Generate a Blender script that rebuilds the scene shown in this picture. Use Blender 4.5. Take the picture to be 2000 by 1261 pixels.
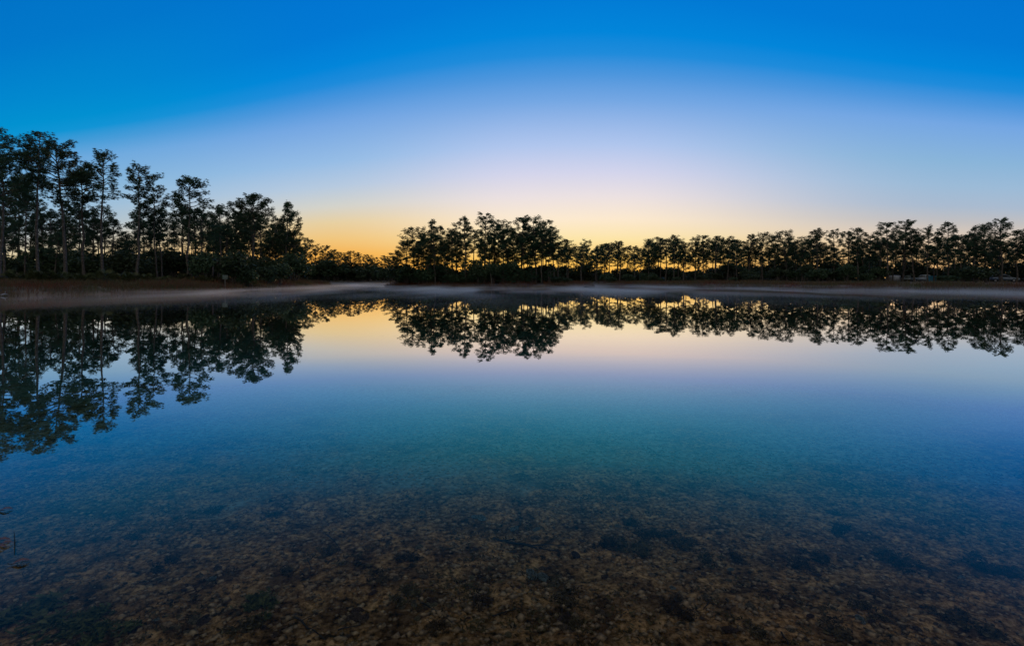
import bpy, bmesh, math, random
import numpy as np
from mathutils import Vector, Matrix

# ------------------------------------------------------------------ basics
for o in list(bpy.data.objects):
    bpy.data.objects.remove(o)
SC = bpy.context.scene
COL = SC.collection
rad = math.radians
EYE = 1.6            # camera height above the water (water level is z = 0)
HORIZ = 543.0        # horizon row and focal length, in pixels of the 2000 x 1261 photograph
FPX = 1000.0

# ------------------------------------------------------------------ camera
cam_data = bpy.data.cameras.new('camera')
cam = bpy.data.objects.new('camera', cam_data)
COL.objects.link(cam)
cam.location = (0, 0, EYE)
cam.rotation_euler = (rad(90), 0, 0)
cam_data.sensor_width = 36.0
cam_data.lens = 18.0
cam_data.shift_y = -(630.5 - HORIZ) / 2000.0
cam_data.clip_start = 0.05
cam_data.clip_end = 6000
SC.camera = cam

# ------------------------------------------------------------------ sky, sun, exposure
SUN_AZ, SUN_EL = rad(5.6), rad(1.4)

def lin(c):
    out = []
    for v in c:
        v = v / 255.0
        out.append(v / 12.92 if v <= 0.04045 else ((v + 0.055) / 1.055) ** 2.4)
    return out

world = bpy.data.worlds.new('World')
SC.world = world
world.use_nodes = True
nt = world.node_tree
nt.nodes.clear()
N = nt.nodes.new
L = nt.links.new

def math_node(tree, op, a, b=None, clamp=False):
    n = tree.nodes.new('ShaderNodeMath')
    n.operation = op
    n.use_clamp = clamp
    for i, v in enumerate((a, b)):
        if v is None:
            continue
        if isinstance(v, (int, float)):
            n.inputs[i].default_value = v
        else:
            tree.links.new(v, n.inputs[i])
    return n.outputs[0]

def map_range(tree, v, a, b, c, d, mode='SMOOTHSTEP'):
    n = tree.nodes.new('ShaderNodeMapRange')
    n.interpolation_type = mode
    tree.links.new(v, n.inputs[0])
    for i, x in zip((1, 2, 3, 4), (a, b, c, d)):
        n.inputs[i].default_value = x
    return n.outputs[0]

tc = N('ShaderNodeTexCoord')
sep = N('ShaderNodeSeparateXYZ')
L(tc.outputs['Generated'], sep.inputs[0])
el = math_node(nt, 'MULTIPLY', math_node(nt, 'ARCSINE', sep.outputs[2]), 57.2958)
az = math_node(nt, 'MULTIPLY', math_node(nt, 'ARCTAN2', sep.outputs[0], sep.outputs[1]), 57.2958)
d_az = math_node(nt, 'SUBTRACT', az, 5.0)
# the twilight arch is tallest over the sun and sinks to either side
s2 = math_node(nt, 'MULTIPLY', d_az, d_az)
arch = math_node(nt, 'EXPONENT', math_node(nt, 'DIVIDE', s2, -57.0 * 57.0))
arch = math_node(nt, 'MAXIMUM', arch, 0.30)
fac = math_node(nt, 'DIVIDE', math_node(nt, 'DIVIDE', el, arch), 60.0, clamp=True)

def ramp(stops):
    r = N('ShaderNodeValToRGB')
    r.color_ramp.interpolation = 'LINEAR'
    e = r.color_ramp.elements
    stops = sorted(stops)
    for i, (deg, c) in enumerate(stops):
        if i < 2:
            k = e[i]
            k.position = deg / 60.0
        else:
            k = e.new(deg / 60.0)
        k.color = (*lin(c), 1)
    L(fac, r.inputs[0])
    return r.outputs[0]

UPPER = [(19, (118, 168, 228)), (21.5, (78, 151, 222)), (23.5, (30, 140, 220)), (25.5, (0, 134, 219)), (29, (0, 122, 213)), (38, (0, 112, 206)), (60, (0, 106, 202))]
R0 = ramp([(0, (255, 178, 68)), (2.2, (255, 200, 98)), (4.2, (255, 228, 164)), (6.5, (255, 234, 206)), (9, (238, 226, 226)), (11.5, (214, 214, 236)), (14.5, (178, 199, 238))] + UPPER)
RL = ramp([(0, (240, 152, 54)), (3, (248, 179, 78)), (5, (243, 199, 124)), (7, (234, 209, 160)), (9, (214, 212, 202)), (11.5, (184, 203, 224)), (14.5, (152, 190, 230))] + UPPER)
RR = ramp([(0, (242, 180, 104)), (3, (238, 198, 148)), (5, (226, 204, 182)), (7, (196, 192, 192)), (9, (172, 188, 208)), (11.5, (158, 188, 216)), (14.5, (140, 182, 218))] + UPPER)
CYAN = [(19, (112, 172, 222)), (21.5, (70, 158, 216)), (23.5, (14, 150, 213)), (25.5, (0, 146, 209)), (29, (0, 138, 208)), (38, (0, 121, 203)), (60, (0, 104, 194))]
RC = ramp([(0, (236, 196, 130)), (3, (230, 206, 156)), (5, (218, 206, 178)), (7, (194, 198, 196)), (9, (170, 192, 208)), (11.5, (156, 190, 216)), (14.5, (138, 184, 218))] + CYAN)
wl = map_range(nt, d_az, -3, -26, 0, 1)
wr1 = map_range(nt, d_az, 6, 36, 0, 1)
wr2 = map_range(nt, d_az, -24, -50, 0, 1)

def mixc(a, b, f, mode='MIX'):
    m = N('ShaderNodeMix')
    m.data_type = 'RGBA'
    m.blend_type = mode
    if isinstance(f, (int, float)):
        m.inputs[0].default_value = f
    else:
        L(f, m.inputs[0])
    L(a, m.inputs[6])
    L(b, m.inputs[7])
    return m.outputs[2]

dawn = mixc(R0, RL, wl)
dawn = mixc(dawn, RR, wr1)
dawn = mixc(dawn, RC, wr2)
# unseen sky overhead and behind the camera: pale neutral fill to light the scene
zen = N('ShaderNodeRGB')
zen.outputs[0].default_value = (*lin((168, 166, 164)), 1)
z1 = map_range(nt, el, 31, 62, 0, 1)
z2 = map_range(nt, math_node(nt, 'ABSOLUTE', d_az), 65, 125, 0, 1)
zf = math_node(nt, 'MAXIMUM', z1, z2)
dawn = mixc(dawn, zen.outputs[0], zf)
# away from the sunrise the sky is dimmer
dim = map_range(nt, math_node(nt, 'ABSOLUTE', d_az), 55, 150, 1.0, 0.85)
vm = N('ShaderNodeVectorMath')
vm.operation = 'SCALE'
L(dawn, vm.inputs[0])
L(dim, vm.inputs[3])
sky = N('ShaderNodeTexSky')
sky.sky_type = 'NISHITA'
sky.sun_disc = False
sky.sun_elevation = SUN_EL
sky.sun_rotation = SUN_AZ
sky.air_density = 1.0
sky.dust_density = 0.6
sky.ozone_density = 3.0
filt = N('ShaderNodeMix')           # cool filter: keeps the upper sky as pure a blue as the photograph's
filt.data_type = 'RGBA'
filt.blend_type = 'MULTIPLY'
filt.inputs[0].default_value = 1.0
filt.inputs[7].default_value = (0.03, 0.12, 0.22, 1)
L(sky.outputs[0], filt.inputs[6])
bg_sky = N('ShaderNodeBackground')
L(filt.outputs[2], bg_sky.inputs[0])
bg_sky.inputs[1].default_value = 0.05
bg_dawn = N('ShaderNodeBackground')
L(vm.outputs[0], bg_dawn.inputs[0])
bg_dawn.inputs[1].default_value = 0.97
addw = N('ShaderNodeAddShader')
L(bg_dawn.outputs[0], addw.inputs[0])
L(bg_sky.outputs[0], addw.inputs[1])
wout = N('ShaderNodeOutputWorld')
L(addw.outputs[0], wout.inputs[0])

sun_data = bpy.data.lights.new('sun', 'SUN')
sun_data.energy = 2.0
sun_data.angle = rad(0.6)
sun_data.color = (1.0, 0.60, 0.30)
sun = bpy.data.objects.new('sun', sun_data)
COL.objects.link(sun)
to_sun = Vector((math.sin(SUN_AZ) * math.cos(SUN_EL), math.cos(SUN_AZ) * math.cos(SUN_EL), math.sin(SUN_EL)))
sun.rotation_euler = to_sun.to_track_quat('Z', 'Y').to_euler()
sun.location = to_sun * 50

SC.view_settings.view_transform = 'Standard'
SC.view_settings.look = 'None'
SC.view_settings.exposure = 0.0
SC.view_settings.gamma = 1.0
SC.render.engine = 'CYCLES'
CY = SC.cycles
CY.use_denoising = True
CY.max_bounces = 10
CY.diffuse_bounces = 2
CY.glossy_bounces = 4
CY.transmission_bounces = 6
CY.transparent_max_bounces = 12
CY.volume_bounces = 3
CY.sample_clamp_indirect = 4.0

# ------------------------------------------------------------------ helpers
rng = np.random.default_rng(7)

def tag(o, label=None, cat=None, group=None, kind=None):
    if label: o['label'] = label
    if cat: o['category'] = cat
    if group: o['group'] = group
    if kind: o['kind'] = kind
    return o

def new_mesh(name, V, F, mat=None, smooth=False):
    """V (n,3); F list/array of equal or mixed length faces"""
    me = bpy.data.meshes.new(name)
    if isinstance(F, np.ndarray) and F.ndim == 2:
        k = F.shape[1]
        me.vertices.add(len(V))
        me.vertices.foreach_set('co', np.asarray(V, dtype=np.float32).ravel())
        me.loops.add(F.size)
        me.loops.foreach_set('vertex_index', F.astype(np.int32).ravel())
        me.polygons.add(len(F))
        me.polygons.foreach_set('loop_start', np.arange(0, F.size, k, dtype=np.int32))
        me.polygons.foreach_set('loop_total', np.full(len(F), k, dtype=np.int32))
        me.update(calc_edges=True)
        me.validate()
    else:
        me.from_pydata([tuple(map(float, v)) for v in V], [], [tuple(int(i) for i in f) for f in F])
        me.update()
    if smooth:
        me.polygons.foreach_set('use_smooth', np.ones(len(me.polygons), dtype=bool))
    if mat:
        me.materials.append(mat)
    return me

def link(name, me, parent=None, loc=(0, 0, 0), rz=0.0):
    o = bpy.data.objects.new(name, me)
    COL.objects.link(o)
    o.location = loc
    o.rotation_euler = (0, 0, rz)
    if parent is not None:
        o.parent = parent
    return o

def copy_tree(root, loc, rz, scale):
    r = root.copy()
    COL.objects.link(r)
    r.location = loc
    r.rotation_euler = (0, 0, rz)
    r.scale = scale if isinstance(scale, tuple) else (scale,) * 3
    for ch in root.children:
        c = ch.copy()
        COL.objects.link(c)
        c.parent = r
    return r

def bm_mesh(name, bm, mat=None, smooth=False):
    me = bpy.data.meshes.new(name)
    bm.to_mesh(me)
    bm.free()
    if smooth:
        me.polygons.foreach_set('use_smooth', np.ones(len(me.polygons), dtype=bool))
    if mat:
        me.materials.append(mat)
    return me

class Parts:
    """collects tubes and triangles into arrays"""
    def __init__(self):
        self.V, self.F, self.n = [], [], 0
    def add(self, V, F):
        self.V.append(np.asarray(V, float))
        self.F.append(np.asarray(F, int) + self.n)
        self.n += len(V)
    def tube(self, P, R, k=6):
        P = np.asarray(P, float)
        m = len(P)
        T = np.gradient(P, axis=0)
        T /= np.linalg.norm(T, axis=1)[:, None] + 1e-9
        ref = np.array([1.0, 0.03, 0.0]) if abs(T[0][0]) < 0.8 else np.array([0.0, 1.0, 0.05])
        A = np.cross(T, ref); A /= np.linalg.norm(A, axis=1)[:, None] + 1e-9
        B = np.cross(T, A)
        a = np.linspace(0, 2 * np.pi, k, endpoint=False)
        ring = A[:, None, :] * np.cos(a)[None, :, None] + B[:, None, :] * np.sin(a)[None, :, None]
        V = (P[:, None, :] + ring * np.asarray(R, float)[:, None, None]).reshape(-1, 3)
        F = []
        for i in range(m - 1):
            for j in range(k):
                q = (j + 1) % k
                a0, a1, b0, b1 = i * k + j, i * k + q, (i + 1) * k + j, (i + 1) * k + q
                F.append((a0, a1, b1)); F.append((a0, b1, b0))
        self.add(V, F)
    def mesh(self, name, mat, smooth=False):
        return new_mesh(name, np.concatenate(self.V), np.concatenate(self.F), mat, smooth)

def hash2(ix, iy, seed):
    h = (ix.astype(np.int64) * 374761393 + iy.astype(np.int64) * 668265263 + seed * 1442695041) & 0x7fffffff
    h = ((h ^ (h >> 13)) * 1274126177) & 0x7fffffff
    return ((h ^ (h >> 16)) & 0xffff) / 65535.0

def vnoise(x, y, seed=0):
    x = np.asarray(x, float); y = np.asarray(y, float)
    ix, iy = np.floor(x), np.floor(y)
    fx, fy = x - ix, y - iy
    fx = fx * fx * (3 - 2 * fx); fy = fy * fy * (3 - 2 * fy)
    a = hash2(ix, iy, seed); b = hash2(ix + 1, iy, seed)
    c = hash2(ix, iy + 1, seed); d = hash2(ix + 1, iy + 1, seed)
    return (a * (1 - fx) + b * fx) * (1 - fy) + (c * (1 - fx) + d * fx) * fy

def fbm(x, y, seed=0, octv=4):
    s, a, t = 0.0, 1.0, 0.0
    for i in range(octv):
        s = s + a * vnoise(x * 2 ** i, y * 2 ** i, seed + i)
        t += a
        a *= 0.5
    return s / t

# ------------------------------------------------------------------ materials
def material(name, color=(0.5, 0.5, 0.5), rough=0.8, spec=0.3, var=None, scale=4.0, detail=4.0, bump=0.0, bump_scale=20.0, metallic=0.0, per_object=0.0, trans=0.0, coords='Object'):
    m = bpy.data.materials.new(name)
    m.use_nodes = True
    t = m.node_tree
    b = t.nodes['Principled BSDF']
    b.inputs['Base Color'].default_value = (*color, 1)
    b.inputs['Roughness'].default_value = rough
    b.inputs['Specular IOR Level'].default_value = spec
    b.inputs['Metallic'].default_value = metallic
    c = t.nodes.new('ShaderNodeTexCoord')
    col = None
    if var is not None:
        nz = t.nodes.new('ShaderNodeTexNoise')
        nz.inputs['Scale'].default_value = scale
        nz.inputs['Detail'].default_value = detail
        t.links.new(c.outputs[coords], nz.inputs['Vector'])
        r = t.nodes.new('ShaderNodeValToRGB')
        r.color_ramp.elements[0].position = 0.32
        r.color_ramp.elements[1].position = 0.68
        r.color_ramp.elements[0].color = (*color, 1)
        r.color_ramp.elements[1].color = (*var, 1)
        t.links.new(nz.outputs['Fac'], r.inputs[0])
        col = r.outputs[0]
    if per_object:
        oi = t.nodes.new('ShaderNodeObjectInfo')
        hv = t.nodes.new('ShaderNodeHueSaturation')
        if col is not None:
            t.links.new(col, hv.inputs['Color'])
        else:
            hv.inputs['Color'].default_value = (*color, 1)
        v = map_range(t, oi.outputs['Random'], 0, 1, 1 - per_object, 1 + per_object, 'LINEAR')
        t.links.new(v, hv.inputs['Value'])
        h = map_range(t, oi.outputs['Random'], 0, 1, 0.5 - per_object * 0.08, 0.5 + per_object * 0.05, 'LINEAR')
        t.links.new(h, hv.inputs['Hue'])
        col = hv.outputs[0]
    if col is not None:
        t.links.new(col, b.inputs['Base Color'])
    if bump:
        nb = t.nodes.new('ShaderNodeTexNoise')
        nb.inputs['Scale'].default_value = bump_scale
        nb.inputs['Detail'].default_value = 5
        t.links.new(c.outputs[coords], nb.inputs['Vector'])
        bp = t.nodes.new('ShaderNodeBump')
        bp.inputs['Strength'].default_value = 0.8
        bp.inputs['Distance'].default_value = bump
        t.links.new(nb.outputs['Fac'], bp.inputs['Height'])
        t.links.new(bp.outputs[0], b.inputs['Normal'])
    if trans:
        tr = t.nodes.new('ShaderNodeBsdfTranslucent')
        if col is not None:
            t.links.new(col, tr.inputs[0])
        else:
            tr.inputs[0].default_value = (*color, 1)
        mx = t.nodes.new('ShaderNodeMixShader')
        mx.inputs[0].default_value = trans
        t.links.new(b.outputs[0], mx.inputs[1])
        t.links.new(tr.outputs[0], mx.inputs[2])
        t.links.new(mx.outputs[0], t.nodes['Material Output'].inputs[0])
    return m

M = {}
M['bark'] = material('pine_bark', (0.06, 0.05, 0.04), 0.9, 0.1, (0.15, 0.13, 0.11), 5.0, 5, 0.02, 14)
M['pale_bark'] = material('bleached_wood', (0.30, 0.28, 0.25), 0.85, 0.1, (0.42, 0.40, 0.36), 4.0, 4, 0.008, 25)
M['needle'] = material('pine_needles', (0.032, 0.075, 0.042), 0.6, 0.25, (0.060, 0.115, 0.060), 1.3, 3, per_object=0.25, trans=0.22)
M['leaf'] = material('shrub_leaves', (0.028, 0.052, 0.026), 0.6, 0.25, (0.055, 0.085, 0.038), 1.5, 3, per_object=0.3, trans=0.15)
M['palmetto'] = material('palmetto_fronds', (0.040, 0.055, 0.018), 0.5, 0.25, (0.075, 0.085, 0.03), 2.0, 3, per_object=0.2, trans=0.15)
M['grass'] = material('bank_grass', (0.13, 0.085, 0.05), 0.85, 0.1, (0.09, 0.10, 0.04), 0.25, 4, trans=0.15)
M['sedge'] = material('rust_sedge', (0.16, 0.06, 0.035), 0.85, 0.1, (0.12, 0.085, 0.045), 0.3, 4, trans=0.15)
M['thicket'] = material('thicket_leaves', (0.025, 0.038, 0.018), 0.8, 0.1, (0.05, 0.06, 0.03), 0.3, 4)
M['ground'] = material('sandy_soil', (0.07, 0.055, 0.04), 0.95, 0.05, (0.16, 0.13, 0.10), 0.15, 6, 0.05, 2.0)
M['stone'] = material('algae_limestone', (0.07, 0.05, 0.026), 0.9, 0.1, (0.38, 0.25, 0.14), 3.5, 6, 0.25, 6, per_object=0.45)
M['pale_stone'] = material('bare_limestone', (0.12, 0.11, 0.08), 0.85, 0.15, (0.48, 0.49, 0.42), 2.6, 6, 0.3, 5)
M['weed'] = material('waterweed', (0.05, 0.034, 0.016), 0.9, 0.1, (0.19, 0.125, 0.055), 22.0, 4, per_object=0.3)
M['green_weed'] = material('green_waterweed', (0.05, 0.06, 0.015), 0.8, 0.15, (0.16, 0.15, 0.045), 18.0, 4)
M['twig'] = material('wet_twig', (0.02, 0.016, 0.012), 0.6, 0.3, (0.05, 0.035, 0.025), 10, 3)
M['dead_leaf'] = material('dead_leaf', (0.10, 0.035, 0.02), 0.5, 0.4, (0.16, 0.07, 0.03), 30, 3)

# ------------------------------------------------------------------ terrain
LAKE = np.array([(-15, 1.2), (0, 1.0), (15, 0.8), (45, 3), (75, 15), (86, 35), (78, 48), (60, 59.3), (50, 66.5), (40, 79), (29, 92), (21, 101),
                 (17, 114), (8, 126), (-10, 134), (-30, 138), (-52, 140), (-62, 128), (-52, 112), (-40, 105), (-36.6, 103), (-34.3, 95), (-33.6, 84),
                 (-34.6, 69.5), (-35.4, 59), (-40, 53), (-45.4, 46), (-52, 38), (-58, 20), (-42, 5)], float)
ISL_C, ISL_A, ISL_B, ISL_ROT = np.array((-4.6, 97.0)), 19.6, 10.2, rad(-8)

def lake_sd(x, y):
    """positive in the lake, metres to the nearest shore"""
    x = np.asarray(x, float); y = np.asarray(y, float)
    d = np.full(x.shape, 1e9)
    inside = np.zeros(x.shape, bool)
    n = len(LAKE)
    for i in range(n):
        a, b = LAKE[i], LAKE[(i + 1) % n]
        e = b - a
        t = np.clip(((x - a[0]) * e[0] + (y - a[1]) * e[1]) / (e @ e), 0, 1)
        d = np.minimum(d, np.hypot(x - a[0] - t * e[0], y - a[1] - t * e[1]))
        cr = ((a[1] > y) != (b[1] > y)) & (x < (b[0] - a[0]) * (y - a[1]) / (b[1] - a[1] + 1e-12) + a[0])
        inside ^= cr
    sd = np.where(inside, d, -d)
    c, s = math.cos(ISL_ROT), math.sin(ISL_ROT)
    u = ((x - ISL_C[0]) * c + (y - ISL_C[1]) * s) / ISL_A
    v = (-(x - ISL_C[0]) * s + (y - ISL_C[1]) * c) / ISL_B
    r = np.sqrt(u * u + v * v) + 1e-6
    isd = (r - 1) * (ISL_A * ISL_B) / np.sqrt((ISL_B * u / r) ** 2 + (ISL_A * v / r) ** 2)
    return np.minimum(sd, isd)

def terrain(x, y):
    x = np.asarray(x, float); y = np.asarray(y, float)
    sd = lake_sd(x, y) + (fbm(x * 0.35, y * 0.35, 3, 3) - 0.5) * 2.6 * np.clip((y - 12) / 20, 0, 1)
    land = np.clip(-sd, 0, None)
    left = np.clip((-x - 25) / 10, 0, 1) * np.clip((130 - y) / 20, 0, 1)
    zl = 0.32 * (1 - np.exp(-land / 0.8)) + (0.55 + 0.55 * left) * (1 - np.exp(-land / 7.0)) + (fbm(x * 0.12, y * 0.12, 9, 4) - 0.5) * 0.5 * np.clip(land / 6, 0, 1)
    dep = np.clip(sd, 0, None)
    near = np.clip((14 - y) / 6, 0, 1)
    zw = -(np.minimum(0.085 * dep, 0.6) * near + np.minimum(0.16 * dep, 3.0) * (1 - near)) - 0.02
    return np.where(sd > 0, zw, zl - 0.02)

def ground_z(x, y):
    return float(terrain(np.array([x]), np.array([y]))[0])

def ground_material():
    m = M['ground']
    t = m.node_tree
    b = t.nodes['Principled BSDF']
    old = b.inputs['Base Color'].links[0].from_socket
    g = t.nodes.new('ShaderNodeNewGeometry')
    sp = t.nodes.new('ShaderNodeSeparateXYZ')
    t.links.new(g.outputs['Position'], sp.inputs[0])
    f = map_range(t, sp.outputs[2], -0.05, -0.35, 0, 1)
    mx = t.nodes.new('ShaderNodeMix')
    mx.data_type = 'RGBA'
    t.links.new(f, mx.inputs[0])
    t.links.new(old, mx.inputs[6])
    mx.inputs[7].default_value = (0.20, 0.22, 0.19, 1)
    t.links.new(mx.outputs[2], b.inputs['Base Color'])
ground_material()

gx = np.concatenate([-np.geomspace(3500, 75, 14), np.arange(-72, 73, 0.9), np.geomspace(75, 3500, 14)])
gy = np.concatenate([-np.geomspace(1500, 6, 10), np.arange(-4, 20, 0.7), np.arange(20, 150, 0.9), np.geomspace(151, 5000, 16)])
GX, GY = np.meshgrid(gx, gy)
GZ = terrain(GX, GY)
GZ -= np.where((np.abs(GX) < 8.5) & (GY > 1.0) & (GY < 8.6), 0.10, 0)     # the fine lake bed lies over this part
nx, ny = len(gx), len(gy)
idx = np.arange(nx * ny).reshape(ny, nx)
Q = np.stack([idx[:-1, :-1], idx[:-1, 1:], idx[1:, 1:], idx[1:, :-1]], -1).reshape(-1, 4)
ground = link('ground', new_mesh('ground', np.stack([GX, GY, GZ], -1).reshape(-1, 3), Q, M['ground'], True))
tag(ground, 'sandy ground of the lake shore, island and pine flats', kind='structure')

# ------------------------------------------------------------------ lake bed close to the camera
def bed_height(x, y):
    base = terrain(x, y)
    lump = (fbm(x * 1.6, y * 1.6, 21, 3) - 0.5) * 0.09 + (fbm(x * 8, y * 8, 31, 3) - 0.5) * 0.075 + (np.abs(fbm(x * 22, y * 22, 41, 2) - 0.5)) * -0.03
    edge = np.clip(np.minimum.reduce([(9.0 - np.abs(x)) / 0.8, (y - 0.9) / 0.4, (9.0 - y) / 0.8]), 0, 1)
    return np.minimum(base + 0.012 + lump, -0.012) * edge + (base - 0.16) * (1 - edge)

bx_ = np.arange(-9.0, 9.01, 0.036)
by_ = np.concatenate([np.arange(0.9, 4.4, 0.022), np.arange(4.4, 9.01, 0.045)])
BX, BY = np.meshgrid(bx_, by_)
BX = BX + (hash2(np.arange(BX.size).reshape(BX.shape), BX * 0, 5) - 0.5) * 0.02
BZ = bed_height(BX, BY)
nx, ny = len(bx_), len(by_)
idx = np.arange(nx * ny).reshape(ny, nx)
Q = np.stack([idx[:-1, :-1], idx[:-1, 1:], idx[1:, 1:], idx[1:, :-1]], -1).reshape(-1, 4)

def bed_material():
    m = bpy.data.materials.new('lake_bed')
    m.use_nodes = True
    t = m.node_tree
    b = t.nodes['Principled BSDF']
    b.inputs['Roughness'].default_value = 0.95
    b.inputs['Specular IOR Level'].default_value = 0.05
    c = t.nodes.new('ShaderNodeTexCoord')
    def noise(scale, detail=5, rough=0.6):
        n = t.nodes.new('ShaderNodeTexNoise')
        n.inputs['Scale'].default_value = scale
        n.inputs['Detail'].default_value = detail
        n.inputs['Roughness'].default_value = rough
        t.links.new(c.outputs['Object'], n.inputs['Vector'])
        return n.outputs['Fac']
    def rampn(v, stops):
        r = t.nodes.new('ShaderNodeValToRGB')
        e = r.color_ramp.elements
        for i, (p, col) in enumerate(stops):
            k = e[i] if i < 2 else e.new(p)
            k.position = p
            k.color = (*col, 1)
        t.links.new(v, r.inputs[0])
        return r.outputs[0]
    def mix(a, bb, f, mode='MIX'):
        x = t.nodes.new('ShaderNodeMix')
        x.data_type = 'RGBA'; x.blend_type = mode
        if isinstance(f, float): x.inputs[0].default_value = f
        else: t.links.new(f, x.inputs[0])
        t.links.new(a, x.inputs[6]); t.links.new(bb, x.inputs[7])
        return x.outputs[2]
    fine = rampn(noise(26, 8, 0.7), [(0.38, (0.035, 0.025, 0.012)), (0.5, (0.33, 0.168, 0.066)), (0.60, (0.58, 0.335, 0.165))])
    mid = rampn(noise(5, 6), [(0.40, (0.38, 0.35, 0.32)), (0.60, (1.4, 1.32, 1.15))])
    col = mix(fine, mid, 1.0, 'MULTIPLY')
    # bare pale marl shows in patches between the algae, more of it out in deeper water
    patch = noise(0.9, 4)
    sepn = t.nodes.new('ShaderNodeSeparateXYZ')
    t.links.new(c.outputs['Object'], sepn.inputs[0])
    far = map_range(t, sepn.outputs[1], 3.0, 5.2, -0.14, 0.16)
    pf = map_range(t, math_node(t, 'ADD', patch, far), 0.52, 0.68, 0.0, 0.85)
    marl = rampn(noise(18, 6), [(0.35, (0.16, 0.16, 0.11)), (0.6, (0.42, 0.42, 0.33))])
    col = mix(col, marl, pf)
    t.links.new(col, b.inputs['Base Color'])
    bp = t.nodes.new('ShaderNodeBump')
    bp.inputs['Strength'].default_value = 1.0
    bp.inputs['Distance'].default_value = 0.02
    t.links.new(noise(45, 6, 0.7), bp.inputs['Height'])
    t.links.new(bp.outputs[0], b.inputs['Normal'])
    return m

M['bed'] = bed_material()
bed = link('lake_bed', new_mesh('lake_bed', np.stack([BX, BY, BZ], -1).reshape(-1, 3), Q, M['bed'], True))
tag(bed, 'lumpy brown lake bed of algae and limestone rubble under shallow water', kind='structure')

# ------------------------------------------------------------------ water
def water_material():
    m = bpy.data.materials.new('lake_water')
    m.use_nodes = True
    t = m.node_tree
    t.nodes.clear()
    out = t.nodes.new('ShaderNodeOutputMaterial')
    c = t.nodes.new('ShaderNodeTexCoord')
    mp = t.nodes.new('ShaderNodeMapping')
    mp.inputs['Scale'].default_value = (0.35, 1.0, 1.0)
    t.links.new(c.outputs['Object'], mp.inputs['Vector'])
    n1 = t.nodes.new('ShaderNodeTexNoise')
    n1.inputs['Scale'].default_value = 1.6
    n1.inputs['Detail'].default_value = 3
    t.links.new(mp.outputs[0], n1.inputs['Vector'])
    # ripples come in faint cat's-paws, the rest lies still
    n2 = t.nodes.new('ShaderNodeTexNoise')
    n2.inputs['Scale'].default_value = 0.06
    n2.inputs['Detail'].default_value = 2
    t.links.new(c.outputs['Object'], n2.inputs['Vector'])
    amp = map_range(t, n2.outputs['Fac'], 0.42, 0.66, 0.25, 1.0)
    h = math_node(t, 'MULTIPLY', n1.outputs['Fac'], amp)
    bp = t.nodes.new('ShaderNodeBump')
    bp.inputs['Strength'].default_value = 1.0
    bp.inputs['Distance'].default_value = 0.0014
    t.links.new(h, bp.inputs['Height'])
    fr = t.nodes.new('ShaderNodeFresnel')
    fr.inputs['IOR'].default_value = 1.333
    t.links.new(bp.outputs[0], fr.inputs['Normal'])
    gl = t.nodes.new('ShaderNodeBsdfGlossy')
    gl.inputs['Roughness'].default_value = 0.0
    gl.inputs['Color'].default_value = (0.93, 0.96, 1.0, 1)
    t.links.new(bp.outputs[0], gl.inputs['Normal'])
    rf = t.nodes.new('ShaderNodeBsdfRefraction')
    rf.inputs['IOR'].default_value = 1.333
    rf.inputs['Roughness'].default_value = 0.0
    t.links.new(bp.outputs[0], rf.inputs['Normal'])
    mx = t.nodes.new('ShaderNodeMixShader')
    # mirror boosted past bare Fresnel at a grazing view, to brighten the reflected sky
    ex = math_node(t, 'ADD', math_node(t, 'MULTIPLY', fr.outputs[0], 3.6), 1.0)
    fac_ = math_node(t, 'SUBTRACT', 1.0, math_node(t, 'POWER', math_node(t, 'SUBTRACT', 1.0, fr.outputs[0]), ex))
    # towards Brewster's angle the mirror dies away, as through a polarising filter
    fac_ = math_node(t, 'MULTIPLY', fac_, map_range(t, fr.outputs[0], 0.03, 0.15, 0.03, 1.0))
    t.links.new(fac_, mx.inputs[0])
    # reflection colour painted in by view angle: near white when glancing, teal looking down
    tint = t.nodes.new('ShaderNodeValToRGB')
    te = tint.color_ramp.elements
    for k, (p_, c_) in enumerate([(0.10, (0.10, 0.86, 0.68)), (0.145, (0.10, 0.88, 0.70)), (0.19, (0.16, 0.86, 0.87)), (0.25, (0.36, 0.80, 0.95)), (0.33, (0.61, 0.75, 0.98)), (0.42, (1.0, 0.92, 0.90)), (0.55, (1.0, 0.97, 0.93))]):
        q_ = te[k] if k < 2 else te.new(p_)
        q_.position = p_
        q_.color = (*c_, 1)
    t.links.new(fr.outputs[0], tint.inputs[0])
    t.links.new(tint.outputs[0], gl.inputs['Color'])
    t.links.new(rf.outputs[0], mx.inputs[1])
    t.links.new(gl.outputs[0], mx.inputs[2])
    t.links.new(mx.outputs[0], out.inputs[0])
    va = t.nodes.new('ShaderNodeVolumeAbsorption')
    va.inputs['Color'].default_value = (0.15, 0.87, 0.88, 1)
    va.inputs['Density'].default_value = 0.85
    t.links.new(va.outputs[0], out.inputs[1])
    return m

M['water'] = water_material()
bm = bmesh.new()
bmesh.ops.create_cube(bm, size=1.0)
for v in bm.verts:
    v.co = Vector((v.co.x * 260, 70 + v.co.y * 220, -5 if v.co.z < 0 else 0.0))
water = link('lake_water', bm_mesh('lake_water', bm, M['water']))
tag(water, 'still clear lake water mirroring the dawn sky', kind='structure')

# ------------------------------------------------------------------ pine trees
def tuft_template(r, k):
    V, F = [], []
    for i in range(k):
        u = r.normal(size=3)
        u[2] = abs(u[2]) * 0.8 + u[2] * 0.35
        u /= np.linalg.norm(u)
        w = np.cross(u, r.normal(size=3)); w /= np.linalg.norm(w)
        ln = r.uniform(0.75, 1.1)
        n = len(V)
        V += [u * 0.06 + w * 0.095, u * 0.06 - w * 0.095, u * ln]
        F.append((n, n + 1, n + 2))
    return np.array(V), np.array(F)

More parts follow.
